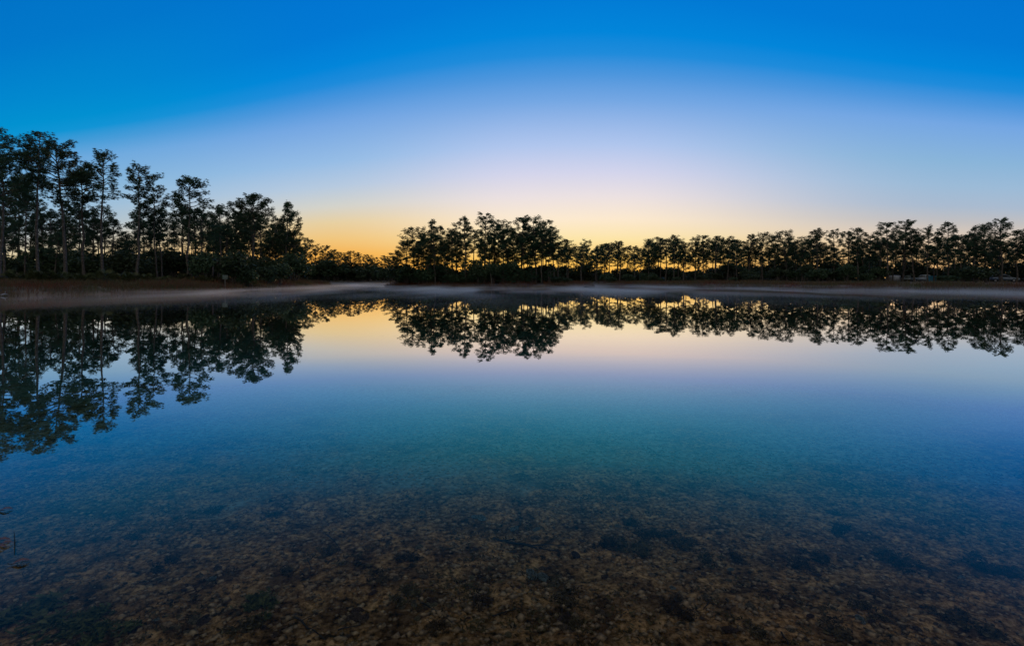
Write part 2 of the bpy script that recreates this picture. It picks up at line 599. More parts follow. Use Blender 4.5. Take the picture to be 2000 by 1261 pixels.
_tr = np.random.default_rng(5)
TUFTS = [tuft_template(_tr, 16) for _ in range(10)]

def pine(seed, height=14.0, base=0.55, R=2.6, shape='round', limbs=30, sway=0.35, tuft=0.36, extra=(), density=1.0, droop=0.0, puff=0.46):
    """meshes of one pine: bare trunk with limbs, crown of needle tufts"""
    r = np.random.default_rng(seed)
    T, C = Parts(), Parts()
    n = 9
    zs = np.linspace(0, 1, n)
    bx = np.cumsum(r.normal(0, sway / n * 1.6, n)) + r.normal(0, 0.25) * zs * sway
    by = np.cumsum(r.normal(0, sway / n * 1.6, n))
    bx -= bx[0]; by -= by[0]
    P = np.stack([bx, by, zs * height * 0.985], 1)
    r0 = 0.0102 * height + r.uniform(-0.02, 0.02)
    T.tube(P, r0 * (1 - 0.82 * zs ** 1.2) * np.where(zs == 0, 1.25, 1), 8)
    def at(t):
        return np.array([np.interp(t, zs, P[:, k]) for k in range(3)])
    tv, tf, tn = [], [], 0
    def add_tuft(p, s):
        nonlocal tn
        V, F = TUFTS[r.integers(len(TUFTS))]
        a = r.uniform(0, 6.283)
        c, sn = math.cos(a), math.sin(a)
        W = V * s
        W = np.stack([W[:, 0] * c - W[:, 1] * sn, W[:, 0] * sn + W[:, 1] * c, W[:, 2]], 1) + p
        tv.append(W); tf.append(F + tn); tn += len(W)
    def limb(t, azim, length, pitch0, pitch1, thick):
        p = at(t)
        m = 6
        pts = [p]
        a = azim
        for j in range(1, m):
            f = j / (m - 1)
            pit = pitch0 + (pitch1 - pitch0) * f + r.normal(0, 0.12)
            a += r.normal(0, 0.16)
            p = p + np.array([math.cos(a) * math.cos(pit), math.sin(a) * math.cos(pit), math.sin(pit)]) * length / (m - 1)
            pts.append(p)
        pts = np.array(pts)
        T.tube(pts, np.linspace(thick, 0.012, m), 5)
        npf = max(3, int(length * 2.3 * density))
        for q in range(npf):
            f = 0.42 + 0.58 * (q + r.uniform(0.3, 1)) / npf
            o = np.array([np.interp(f, np.linspace(0, 1, m), pts[:, k]) for k in range(3)])
            da = a + r.choice([-1, 1]) * r.uniform(0.2, 1.4) * (1.2 - f * 0.6)
            dl = r.uniform(0.1, 0.6) * min(1.0, length / 1.8)
            dp = r.uniform(-0.1, 1.0)
            e = o + np.array([math.cos(da) * math.cos(dp), math.sin(da) * math.cos(dp), math.sin(dp)]) * dl
            T.tube(np.array([o, (o + e) / 2 + r.normal(0, 0.04, 3), e]), [0.018, 0.013, 0.008], 3)
            pr = puff * r.uniform(0.6, 1.15) * (0.7 + 0.3 * min(1.0, length / 2.0))
            for k in range(int(18 * (pr / puff) ** 2) + 4):
                u = r.normal(size=3)
                u /= np.linalg.norm(u)
                add_tuft(e + u * pr * r.uniform(0.2, 1.0) ** 0.6 * (1, 1, 0.95), tuft * r.uniform(0.7, 1.2))
        add_tuft(pts[-1], tuft)
    g = r.uniform(0, 6.28)
    for i in range(limbs):
        u = (i + r.uniform(0, 0.9)) / limbs
        if u > 1: u = 1
        t = base + (0.975 - base) * u
        g += 2.4 + r.normal(0, 0.5)
        if shape == 'round':
            prof = 0.18 + 0.95 * math.sin(math.pi * min(1, 0.16 + 0.78 * u))
        elif shape == 'flat':
            prof = 0.45 + 0.7 * u if u < 0.8 else 0.7
        else:
            prof = 1.1 * (1.02 - u) + 0.12
        if shape != 'cone' and r.random() < 0.18:
            prof *= 0.5
        ln = R * prof * r.uniform(0.62, 1.15)
        p0 = (-0.15 - droop + 0.85 * u) if shape != 'cone' else (0.1 + 0.6 * u)
        limb(t, g, ln, p0, 0.35 + 0.55 * u, 0.03 + 0.018 * ln)
    for (t, azim, ln, p0, p1, th) in extra:
        limb(t, azim, ln, p0, p1, th)
    if shape != 'cone':
        for i in range(r.integers(2, 6)):            # dead stubs under the crown
            t = base * r.uniform(0.55, 1.0)
            p = at(t); a = r.uniform(0, 6.28); ln = r.uniform(0.4, 1.3)
            q = p + np.array([math.cos(a), math.sin(a), r.uniform(-0.2, 0.4)]) * ln
            T.tube(np.array([p, (p + q) / 2 + r.normal(0, 0.05, 3), q]), [0.03, 0.02, 0.006], 4)
    for i in range(6):
        add_tuft(at(0.985) + r.normal(0, 0.16, 3), tuft)
    trunk = T.mesh('trunk', M['bark'], True)
    V = np.concatenate(tv)
    crown = new_mesh('crown', V, np.concatenate(tf), M['needle'])
    return trunk, crown, float(V[:, 2].max())

def make_tree(kind, name, meshes):
    root = bpy.data.objects.new(name, None)
    root.empty_display_size = 0.5
    COL.objects.link(root)
    link('trunk', meshes[0], root)
    link('crown', meshes[1], root)
    return root

def place(px, Y):
    return (px - 1000.0) / FPX * Y, Y

def dry(px, Y, margin=1.2):
    """step back along the sight line until on land"""
    for _ in range(40):
        x, y = place(px, Y)
        if float(lake_sd(np.array([x]), np.array([y]))[0]) < -margin:
            break
        Y += 1.0
    return Y

def plant(proto, name, px, top_py, Y, label, cat, group, protoH, rz=None, wide=1.0):
    """stand a copy of a tree so that it is as tall as it looks at that distance"""
    Y = dry(px, Y)
    x, y = place(px, Y)
    z = ground_z(x, y) - 0.05
    hh = EYE + (HORIZ - top_py) / FPX * Y - z
    s = hh / proto[2]
    sx = wide * (0.5 * s + 0.5)
    meshes = proto
    root = bpy.data.objects.new(name, None)
    root.empty_display_size = 0.5
    COL.objects.link(root)
    root.location = (x, y, z)
    root.rotation_euler = (0, 0, random.uniform(0, 6.28) if rz is None else rz)
    root.scale = (sx, sx, s)
    tag(root, label, cat, group)
    link('trunk', meshes[0], root)
    link('crown', meshes[1], root)
    return root

CAMP = [(1961, 99), (2005, 99), (1748, 105), (1772, 105), (1803, 104), (1820, 101)]
def hides_camp(px, Y, half=17):
    return any(abs(px - c) < half and Y < cy for c, cy in CAMP)
random.seed(11)
PINES = []
for i in range(16):
    shp = ['round', 'round', 'round', 'flat', 'round'][i % 5]
    PINES.append(pine(100 + i, 14.0, [0.50, 0.40, 0.56, 0.30][i % 4], [2.1, 2.5, 1.9, 2.3, 1.7][(i * 3) % 5], shp, [30, 34, 28, 38][i % 4], [0.4, 0.65, 0.5][i % 3], 0.22, puff=[0.5, 0.56, 0.46][i % 3]))
YOUNG = [pine(300 + i, 5.0, 0.12, 1.25, 'cone', 20, 0.12, 0.2, density=1.0, puff=0.26) for i in range(3)]

G_LEFT, G_ISL, G_RIGHT, G_FAR = 'pines of the left shore', 'pines on the island', 'pines along the right shore', 'pines behind the inlet'
# ---- tall individual pines of the left shore: (seed, px, top py, Y, rz, base, R, shape, limbs, extra limbs, wide, label)
heroes = [
    (501, 76, 254, 57, 0.0, 0.62, 2.1, 'flat', 24, [(0.70, 3.1, 5.2, 1.05, 0.85, 0.11), (0.80, 3.0, 3.6, 0.7, 0.3, 0.08), (0.82, 3.3, 3.0, 0.5, 0.2, 0.06)], 1.0, 'tallest pine on the left bank with a long limb reaching out to the left'),
    (502, 128, 268, 61, 0.6, 0.52, 3.3, 'round', 38, [(0.62, 0.2, 3.6, 0.1, 0.0, 0.08)], 1.0, 'broad dense pine just right of the tallest pine on the left bank'),
    (503, 203, 288, 63, 1.0, 0.58, 2.3, 'round', 24, [(0.8, 3.0, 2.4, 0.1, 0.2, 0.06)], 1.0, 'pine with a slightly leaning bare trunk and open rounded crown on the left bank'),
    (504, 268, 314, 65, 0.3, 0.62, 2.2, 'flat', 22, [(0.88, 0.1, 2.9, 0.25, 0.05, 0.06), (0.72, 3.1, 2.5, 0.2, 0.1, 0.06)], 1.0, 'layered pine with flat shelves of needles standing clear on the left shore'),
    (505, 366, 341, 68, 2.0, 0.58, 2.3, 'round', 28, [(0.9, 3.3, 2.2, 0.3, 0.3, 0.05)], 1.0, 'round topped pine standing clear between the layered pine and the dense group'),
    (506, 498, 374, 84, 0.9, 0.55, 3.2, 'round', 36, [(0.85, 3.2, 3.4, 0.2, 0.2, 0.07)], 1.1, 'wide domed pine at the middle of the dense left group'),
    (507, 551, 388, 88, 1.2, 0.70, 1.6, 'round', 18, [], 1.0, 'narrow pine with a small round head at the right end of the left group'),
    (508, 2, 290, 54, 0.5, 0.55, 2.7, 'round', 32, [], 1.0, 'dense pine cut by the left edge of the picture'),
    (509, 428, 394, 80, 0.5, 0.52, 2.4, 'round', 28, [], 1.0, 'bushy lower pine left of the wide domed pine'),
    (510, 308, 352, 70, 0.2, 0.55, 2.4, 'flat', 24, [(0.8, 0.1, 2.4, 0.0, 0.1, 0.05)], 1.0, 'pine with long low shelves right of the layered pine'),
    (511, 568, 412, 92, 0.2, 0.42, 2.4, 'round', 30, [], 1.0, 'lowest pine ending the left group above the inlet trees'),
    (512, 165, 318, 66, 0.2, 0.50, 2.7, 'round', 30, [], 1.0, 'dark pine filling the space behind the two tallest pines'),
    (513, -24, 244, 50, 0.2, 0.55, 2.9, 'flat', 26, [], 1.0, 'tall pine outside the left edge, one needle tuft in view'),
]
for (sd, px, tp, Y, rz, b, R, shp, nl, ex, wide, label) in heroes:
    hh = EYE + (HORIZ - tp) / FPX * Y - 0.8
    plant(pine(sd, hh, b + 0.05, R * 0.9, shp, nl, 0.7, 0.24, ex, puff=0.56), 'pine_tree', px, tp, Y, label, 'pine tree', G_LEFT, hh, rz, wide)

LAB_L = 'slender dark pine within the stand behind the left bank'
fill = []
for i in range(62):
    px = -30 + 600 * (i + random.random()) / 62
    Y = random.uniform(66, 108) if px < 420 else random.uniform(88, 112)
    if px < 80: top = random.uniform(330, 440)
    elif px < 400: top = random.uniform(388, 470)
    else: top = random.uniform(408, 480)
    fill.append((px, top, Y))
for i in range(14):
    fill.append((415 + 175 * (i + random.random()) / 14, random.uniform(402, 455) + max(0, i - 9) * 9, random.uniform(86, 112)))
for px, top, Y in fill:
    plant(random.choice(PINES), 'pine_tree', px, top, Y, LAB_L, 'pine tree', G_LEFT, 14.0, wide=random.uniform(0.9, 1.15))

# ---- inlet shore, far between the left group and the island
LAB_F = 'small far pine behind the inlet between left bank and island'
for px, top in [(580, 462), (600, 463), (616, 474), (632, 478), (652, 486), (668, 492), (686, 489), (700, 492), (716, 496), (733, 500), (750, 498), (766, 500), (592, 480), (642, 492), (676, 500), (724, 505), (760, 508)]:
    Y = random.uniform(144, 160)
    plant(random.choice(PINES), 'pine_tree', px, top, Y, LAB_F, 'pine tree', G_FAR, 14.0, wide=1.15)

# ---- island
island = [(776, 490, 95, 'leftmost low pine at the tip of the island'), (790, 468, 95, None), (808, 442, 95, 'pine forming the left shoulder of the island trees'), (838, 427, 93, 'domed pine on the left half of the island, above its neighbours'),
          (862, 438, 97, None), (882, 444, 94, None), (908, 421, 92, 'open headed pine left of the tallest island pine'), (946, 413, 91, 'tallest pine on the island with a pointed airy top'), (968, 428, 97, None),
          (990, 427, 94, None), (1014, 419, 93, None), (1046, 419, 92, 'rounded pine on the right half of the island, level with its neighbour'), (1066, 428, 97, None), (1080, 444, 93, 'pine at the right shoulder of the island trees'), (1090, 470, 92, 'low pine hanging over the right slope of the island'),
          (825, 452, 100, None), (850, 455, 91, None), (895, 450, 100, None), (925, 446, 100, None), (955, 450, 101, None), (982, 445, 91, None), (1030, 440, 100, None), (1058, 446, 90, None), (1002, 452, 101, None), (938, 470, 92, None), (905, 470, 99, None), (825, 465, 96, None), (885, 458, 96, None), (975, 452, 97, None), (1018, 450, 96, None), (1060, 458, 96, None), (965, 482, 98, None), (1045, 476, 99, None), (845, 484, 97, None), (1000, 486, 92, None), (870, 472, 92, None), (818, 482, 92, None), (1024, 462, 91, None), (1072, 474, 90, None)]
names_i = sorted([(p, l.split(' with')[0].split(',')[0]) for p, _, _, l in island if l])
def rel_label(px, anchors, allpx, where, word):
    """which one: counted along the skyline from the nearest described tree"""
    ordn = ['first', 'second', 'third', 'fourth', 'fifth', 'sixth', 'seventh', 'eighth', 'ninth', 'tenth', 'eleventh', 'twelfth']
    ap, al = min(anchors, key=lambda a: abs(a[0] - px))
    k = sum(1 for q in allpx if min(ap, px) < q < max(ap, px))
    return '%s pine %s of the %s, %s' % (ordn[min(k, 11)], 'right' if px > ap else 'left', al, where)
for i, (px, top, Y, label) in enumerate(island):
    if not label:
        label = rel_label(px, [(838, 'domed island pine'), (946, 'tallest island pine'), (1080, 'right shoulder pine')], [q[0] for q in island], 'on the island', 'pine')
    plant(PINES[(i * 5) % 16], 'pine_tree', px, top, Y, label or 'dark pine in the close stand on the island', 'pine tree', G_ISL, 14.0, wide=random.uniform(1.1, 1.35))

# ---- right shore
right = [(1108, 478), (1135, 477), (1165, 483), (1190, 474), (1211, 469), (1240, 479), (1266, 470), (1290, 461), (1316, 457), (1334, 470), (1358, 462), (1376, 457), (1396, 459), (1420, 460), (1440, 466), (1464, 455), (1490, 452),
         (1514, 456), (1537, 447), (1556, 470), (1566, 458), (1598, 444), (1630, 446), (1656, 449), (1676, 443), (1696, 456), (1716, 466), (1738, 431), (1762, 429), (1786, 441), (1812, 438), (1852, 430), (1876, 456), (1902, 440), (1926, 434), (1956, 424), (1986, 445), (2008, 442), (2040, 440)]
special = {1316: 'round headed pine left of the narrow gap in the right shore skyline', 1358: 'pine just right of the narrow gap in the right shore skyline', 1537: 'pointed pine standing above the middle of the right shore stand', 1656: 'slim bare pine with light sky behind its trunk, right shore',
           1676: 'umbrella topped pine beside the slim bare pine, right shore', 1738: 'leaning headed pine with a tuft to the left, first of the tall right group', 1852: 'pointed dark pine between two broad groups near the right edge', 1956: 'tallest broad pine near the right edge of the picture'}
LAB_R = 'dark pine in the rows behind the front pines of the right shore'
def right_Y(px):
    return 118 - (px - 1100) / 900.0 * 32
for i, (px, top) in enumerate(right):
    lab = special.get(px) or rel_label(px, [(1316, 'round headed pine by the skyline gap'), (1537, 'pointed mid shore pine'), (1676, 'umbrella topped pine'), (1852, 'pointed dark pine near the right edge'), (1090, 'island end')], [q[0] for q in right], 'right shore', 'pine')
    plant(PINES[(i * 3 + 1) % 16], 'pine_tree', px, top, right_Y(px) + random.uniform(-2, 5), lab, 'pine tree', G_RIGHT, 14.0, wide=random.uniform(1.0, 1.3))
for i in range(84):
    px = 1095 + 930 * (i + random.random()) / 84
    top = random.uniform(464, 500) - (px - 1100) / 900 * 12
    plant(random.choice(PINES), 'pine_tree', px, top, right_Y(px) + random.uniform(2, 26), LAB_R, 'pine tree', G_RIGHT, 14.0, wide=random.uniform(1.0, 1.3))

# ---- young conical pines
for px, top, Y, label in [(455, 478, 68, 'young bushy pine at the bank edge right of the round topped pine'), (388, 500, 72, 'small young pine in the shade left of the bushy young pine'),
                          (835, 498, 88, None), (872, 512, 87.6, None), (910, 505, 88, None), (985, 512, 87.5, None), (1075, 514, 87.5, None), (795, 522, 92, None), (1040, 508, 88, None),
                          (945, 520, 87.5, None), (815, 512, 89, None), (1012, 518, 87.4, None)]:
    plant(random.choice(YOUNG), 'young_pine', px, top, Y, label or 'young conical pine in the undergrowth at the front of the island', 'pine tree', 'young pines', 5.0, wide=1.1)

# ------------------------------------------------------------------ shrubs
def shrub(seed, h=3.0, R=1.5, leaves=1300, size=0.17):
    r = np.random.default_rng(seed)
    T = Parts()
    lob = []
    for i in range(9):
        a = r.uniform(0, 6.28); d = R * r.uniform(0.1, 0.75); zt = h * r.uniform(0.35, 0.85)
        e = np.array([math.cos(a) * d, math.sin(a) * d, zt])
        T.tube(np.array([(e * (0.04, 0.04, 0)), e * (0.45, 0.45, 0.5) + r.normal(0, 0.06, 3), e]), [0.05, 0.03, 0.01], 4)
        lob.append((e, r.uniform(0.35, 0.6) * R))
    V, F = [], []
    for i in range(leaves):
        c, rr = lob[r.integers(len(lob))]
        u = r.normal(size=3); u /= np.linalg.norm(u)
        p = c + u * rr * r.uniform(0.25, 1.05) ** 0.6
        p[2] = min(max(p[2], 0.05), h)
        a = r.normal(size=3); a /= np.linalg.norm(a)
        b = np.cross(a, r.normal(size=3)); b /= np.linalg.norm(b)
        s = size * r.uniform(0.6, 1.3)
        n = len(V)
        V += [p - a * s, p + b * s * 0.45, p + a * s, p - b * s * 0.45]
        F.append((n, n + 1, n + 2, n + 3))
    return T.mesh('stem', M['bark'], True), new_mesh('foliage', np.array(V), np.array(F), M['leaf'])

SHRUBS = [shrub(700 + i) for i in range(5)]

def put_shrub(px, top, Y, name, label, cat, group, wide=1.0):
    Y = dry(px, Y)
    x, y = place(px, Y)
    z = ground_z(x, y) - 0.05
    hh = max(0.5, EYE + (HORIZ - top) / FPX * Y - z)
    me = random.choice(SHRUBS)
    root = bpy.data.objects.new(name, None)
    root.empty_display_size = 0.3
    COL.objects.link(root)
    root.location = (x, y, z)
    root.rotation_euler = (0, 0, random.uniform(0, 6.28))
    root.scale = (wide * (hh / 3 * 0.6 + 0.4),) * 2 + (hh / 3.0,)
    tag(root, label, cat, group)
    link('stem', me[0], root)
    link('foliage', me[1], root)

for i in range(42):
    px = -20 + 600 * (i + random.random()) / 42
    put_shrub(px, random.uniform(484, 522), random.uniform(66, 100), 'understory_shrub', 'dark leafy shrub under the pines of the left bank', 'shrub', 'shrubs under the left pines', 1.3)
for i in range(26):
    px = 772 + 335 * (i + random.random()) / 26
    put_shrub(px, random.uniform(505, 540) if px < 1030 else random.uniform(522, 542), random.uniform(88.5, 97) if px < 1080 else random.uniform(89, 93), 'understory_shrub', 'dark leafy shrub crowding the island beneath its pines', 'shrub', 'shrubs on the island', 1.3)
for i in range(46):
    px = 1100 + 920 * (i + random.random()) / 46
    sy = right_Y(px) + random.uniform(4, 20)
    if hides_camp(px, sy, 24):
        continue
    put_shrub(px, random.uniform(500, 534) if px > 1420 else random.uniform(516, 538), sy, 'understory_shrub', 'dark leafy shrub under the pines of the right shore', 'shrub', 'shrubs under the right pines', 1.4)
for i in range(34):
    px = 1165 + 850 * (i + random.random()) / 34
    if hides_camp(px, 10, 26):
        continue
    put_shrub(px, random.uniform(512, 541) if px > 1420 else random.uniform(530, 544), right_Y(px) + random.uniform(-7, -1), 'understory_shrub', 'low dark shrub at the open front edge of the right shore pines', 'shrub', 'shrubs at the front of the right pines', random.uniform(1.0, 1.7))
for i in range(14):
    px = 575 + 200 * (i + random.random()) / 14
    put_shrub(px, random.uniform(508, 528), random.uniform(144, 150), 'understory_shrub', 'dark leafy shrub on the far shore of the inlet', 'shrub', 'shrubs behind the inlet', 1.8)

# the wood behind, too deep to tell its plants apart
def thicket(name, label, boxes, n, size):
    r = np.random.default_rng(900 + n)
    V, F = [], []
    per = n // len(boxes)
    for (px0, px1, Y0, Y1, h) in boxes:
        Y = r.uniform(Y0, Y1, per)
        X = (r.uniform(px0, px1, per) - 1000) / FPX * Y
        top = h * (0.25 + 1.2 * fbm(X * 0.3, Y * 0.1, 77, 4))
        Z = terrain(X, Y) + top * r.uniform(0, 1, per) ** 0.9
        P = np.stack([X, Y, Z], 1)
        A = r.normal(size=(per, 3)); A /= np.linalg.norm(A, axis=1)[:, None]
        B = np.cross(A, r.normal(size=(per, 3))); B /= np.linalg.norm(B, axis=1)[:, None]
        S = (size * r.uniform(0.6, 1.4, per))[:, None]
        V.append(np.stack([P - A * S, P + B * S * 0.5, P + A * S, P - B * S * 0.5], 1).reshape(-1, 3))
    V = np.concatenate(V)
    F = np.arange(len(V)).reshape(-1, 4)
    o = link(name, new_mesh(name, V, F, M['thicket']))
    tag(o, label, 'undergrowth', kind='stuff')

thicket('distant_undergrowth', 'dark tangled undergrowth of the wood behind the shore pines',
        [(-150, 560, 98, 135, 4.2), (560, 800, 158, 185, 4.5), (780, 1090, 95, 104, 3.2), (1090, 1420, 128, 165, 2.6), (1400, 1560, 128, 165, 4.0), (1540, 2150, 106, 150, 3.8)], 60000, 0.42)

# ------------------------------------------------------------------ saw palmettos on the left bank
def palmetto(seed):
    r = np.random.default_rng(seed)
    T = Parts()
    V, F = [], []
    for i in range(13):
        a = 2.4 * i + r.normal(0, 0.3)
        pit = r.uniform(0.5, 1.25)
        d = np.array([math.cos(a) * math.cos(pit), math.sin(a) * math.cos(pit), math.sin(pit)])
        ln = r.uniform(0.5, 0.95)
        e = d * ln
        T.tube(np.array([np.zeros(3), e * 0.5 + (0, 0, 0.04), e]), [0.02, 0.014, 0.01], 4)
        side = np.cross(d, (0, 0, 1.0)); side /= np.linalg.norm(side)
        up = np.cross(side, d)
        fr = r.uniform(0.38, 0.55)
        for j in range(13):
            b = (j - 6) / 6 * 1.75
            q = d * math.cos(b) + side * math.sin(b) + up * (-0.25 * abs(math.sin(b)) - 0.1)
            w = np.cross(q, up); w /= np.linalg.norm(w)
            n = len(V)
            V += [e, e + q * fr * 0.55 + w * 0.03, e + q * fr - (0, 0, 0.05), e + q * fr * 0.55 - w * 0.03]
            F.append((n, n + 1, n + 2, n + 3))
    return T.mesh('stem', M['twig'], True), new_mesh('fronds', np.array(V), np.array(F), M['palmetto'])

PALMS = [palmetto(800 + i) for i in range(3)]
pal = []
for i in range(46):
    px = -15 + 590 * (i + random.random()) / 46
    base = np.interp(px, [0, 240, 400, 500, 600], [46, 53, 59, 69.5, 84])
    pal.append((px, base + random.uniform(5.5, 10) * (1 if px < 450 else 1.2)))
for px, Y in pal:
    Y = dry(px, Y, 2.5)
    x, y = place(px, Y)
    s = random.uniform(0.7, 1.35) * (1.15 if px < 260 else 0.85)
    root = bpy.data.objects.new('saw_palmetto', None)
    root.empty_display_size = 0.3
    COL.objects.link(root)
    root.location = (x, y, ground_z(x, y) - 0.03)
    root.rotation_euler = (0, 0, random.uniform(0, 6.28))
    root.scale = (s, s, s)
    tag(root, 'olive green saw palmetto clump along the top of the left bank', 'palmetto', 'palmettos on the left bank')
    me = random.choice(PALMS)
    link('stem', me[0], root)
    link('fronds', me[1], root)

# ------------------------------------------------------------------ grass and sedge on the banks
def blades(name, label, mat, samples, hmin, hmax, w, seed, lo, hi):
    r = np.random.default_rng(seed)
    X, Y = samples
    sd = -lake_sd(X, Y)
    k = (sd > lo) & (sd < hi) & (fbm(X * 0.4, Y * 0.4, seed, 3) > 0.42)
    X, Y = X[k], Y[k]
    n = len(X)
    Z = terrain(X, Y) - 0.02
    h = r.uniform(hmin, hmax, n)
    a = r.uniform(0, 6.283, n)
    lean = r.normal(0, 0.28, (n, 2)) * h[:, None]
    P = np.stack([X, Y, Z], 1)
    D = np.stack([np.cos(a), np.sin(a), np.zeros(n)], 1) * w
    tip = P + np.stack([lean[:, 0], lean[:, 1], h], 1)
    V = np.stack([P - D, P + D, tip], 1).reshape(-1, 3)
    o = link(name, new_mesh(name, V, np.arange(len(V)).reshape(-1, 3), mat))
    tag(o, label, 'grass', kind='stuff')

r_ = np.random.default_rng(55)
def scatter(n, x0, x1, y0, y1):
    return r_.uniform(x0, x1, n), r_.uniform(y0, y1, n)
def join(*s):
    return np.concatenate([a[0] for a in s]), np.concatenate([a[1] for a in s])
LB = scatter(90000, -62, -31, 42, 108)
RB = join(scatter(90000, 16, 75, 56, 112), scatter(26000, -60, 20, 112, 146))
IB = scatter(50000, -26, 17, 85, 110)
blades('bank_grass', 'straw and olive grass covering the banks', M['grass'], join(LB, RB), 0.25, 0.75, 0.028, 61, -0.1, 12)
blades('bank_sedge', 'rust brown sedge fringing the banks', M['sedge'], join(scatter(60000, -62, -31, 42, 108), scatter(70000, 16, 75, 56, 112)), 0.3, 0.8, 0.03, 63, -0.3, 7)
blades('island_sedge', 'dark brown sedge ringing the island', M['sedge'], IB, 0.3, 0.9, 0.03, 65, -0.4, 4)

# ------------------------------------------------------------------ sign, driftwood on the left bank
M['sign'] = material('pale_green_sign', (0.08, 0.11, 0.09), 0.6, 0.3, (0.11, 0.14, 0.12), 6, 3)
M['post'] = material('weathered_post', (0.12, 0.10, 0.08), 0.9, 0.1, (0.18, 0.16, 0.13), 8, 4)
def box_bm(bm, c, s, bev=0.0):
    g = bmesh.ops.create_cube(bm, size=1.0)
    for v in g['verts']:
        v.co = Vector((v.co.x * s[0] + c[0], v.co.y * s[1] + c[1], v.co.z * s[2] + c[2]))
    if bev:
        ed = list({e for v in g['verts'] for e in v.link_edges})
        bmesh.ops.bevel(bm, geom=ed, offset=bev, segments=2, affect='EDGES')
def box(name, c, s, mat, parent, bev=0.01, smooth=False):
    bm = bmesh.new()
    box_bm(bm, c, s, bev)
    return link(name, bm_mesh(name, bm, mat, smooth), parent)

def thing(name, loc, label, cat, group=None, rz=0.0):
    o = bpy.data.objects.new(name, None)
    o.empty_display_size = 0.3
    COL.objects.link(o)
    o.location = loc
    o.rotation_euler = (0, 0, rz)
    tag(o, label, cat, group)
    return o

x, y = place(439.5, 63.0)
z = ground_z(x, y)
s = thing('shore_sign', (x, y, z), 'small pale square sign on a post at the edge of the left bank', 'sign', rz=0.35)
zt = EYE + (HORIZ - 541) / FPX * 63 - z
box('post', (0, 0.05, zt / 2 - 0.1), (0.09, 0.07, zt + 0.3), M['post'], s)
box('panel', (0, 0, zt), (0.58, 0.03, 0.52), M['sign'], s)
box('batten', (0, 0.03, zt - 0.15), (0.5, 0.025, 0.05), M['post'], s, 0.004)

def log(name, P, R, mat, label, cat, group=None, forks=()):
    p = Parts()
    p.tube(P, R, 7)
    for f in forks:
        p.tube(f[0], f[1], 5)
    o = link(name, p.mesh(name, mat, True))
    tag(o, label, cat, group)
    return o
def shore_pt(px, py, z=0.05):
    Y = (EYE - z) / ((py - HORIZ) / FPX)
    return np.array([(px - 1000) / FPX * Y, Y, z])
a, b = shore_pt(212, 568.5, 0.12), shore_pt(238, 570.5, 0.10)
log('driftwood_log', [a, a * 0.5 + b * 0.5 + (0, 0, 0.05), b], [0.10, 0.09, 0.05], M['pale_bark'], 'bleached driftwood log lying at the waterline of the left bank', 'log', forks=[(np.array([a * 0.6 + b * 0.4, a * 0.5 + b * 0.5 + (0.1, 0.2, 0.35)]), [0.04, 0.015])])
a, b = shore_pt(2, 576, 0.10), shore_pt(16, 575, 0.12)
log('driftwood_branch', [a, a * 0.5 + b * 0.5 + (0, 0, 0.08), b], [0.07, 0.06, 0.02], M['pale_bark'], 'forked pale driftwood branch on the shore at the left edge', 'branch', forks=[(np.array([a * 0.5 + b * 0.5, b + (-0.25, 0, 0.3)]), [0.035, 0.012])])
a, b = shore_pt(632, 556.8, 0.25), shore_pt(652, 559.0, 0.05)
log('fallen_branch', [a, a * 0.5 + b * 0.5 + (0, 0, 0.15), b], [0.09, 0.06, 0.03], M['twig'], 'dark fallen branch at the tip of the left bank', 'branch', forks=[(np.array([a * 0.4 + b * 0.6 + (0, 0, 0.1), b + (0.6, 0.3, 0.15)]), [0.035, 0.012])])
a, b = shore_pt(1142, 560.0, 0.28), shore_pt(1159, 562.0, 0.02)
log('fallen_branch', [a, a * 0.5 + b * 0.5 + (0, 0, 0.05), b], [0.09, 0.07, 0.04], M['twig'], 'dark snag sloping into the water at the right end of the island', 'branch')
a, b = shore_pt(778, 556.5, 0.3), shore_pt(760, 558.0, 0.02)
log('fallen_branch', [a, a * 0.5 + b * 0.5 + (0, 0, 0.05), b], [0.09, 0.07, 0.04], M['twig'], 'dark snag sloping into the water at the left end of the island', 'branch')
# pale leaning dead trunks that catch the light
def snag(px0, py0, px1, py1, Y, label):
    x0, _ = place(px0, Y); x1, _ = place(px1, Y)
    z0 = ground_z(x0, Y); z1 = EYE + (HORIZ - py1) / FPX * Y
    P = np.array([(x0, Y, z0 - 0.1), (x0 * 0.6 + x1 * 0.4, Y, z0 * 0.6 + z1 * 0.4), (x1, Y + 0.2, z1)])
    P[1, 0] += 0.12 * np.sign(x0 - x1)
    log('dead_trunk', P, [0.06, 0.05, 0.02], M['post'], label, 'dead tree')
snag(556, 541, 551, 492, 86, 'pale bare leaning trunk near the right end of the left group')
snag(961, 535, 953, 512, 87.2, 'pale curved dead trunk at the front of the island')
# flat board left lying on the bank
x, y, _ = shore_pt(48, 555.5, 0.75)
t_ = thing('board', (x, y, ground_z(x, y) + 0.18), 'pale grey plank bench lying low on the bank at far left', 'bench', rz=0.6)
box('plank', (0, 0, 0.22), (1.5, 0.42, 0.06), M['pale_bark'], t_)
box('leg', (-0.55, 0, 0.0), (0.08, 0.34, 0.38), M['post'], t_)
box('leg', (0.55, 0, 0.0), (0.08, 0.34, 0.38), M['post'], t_)

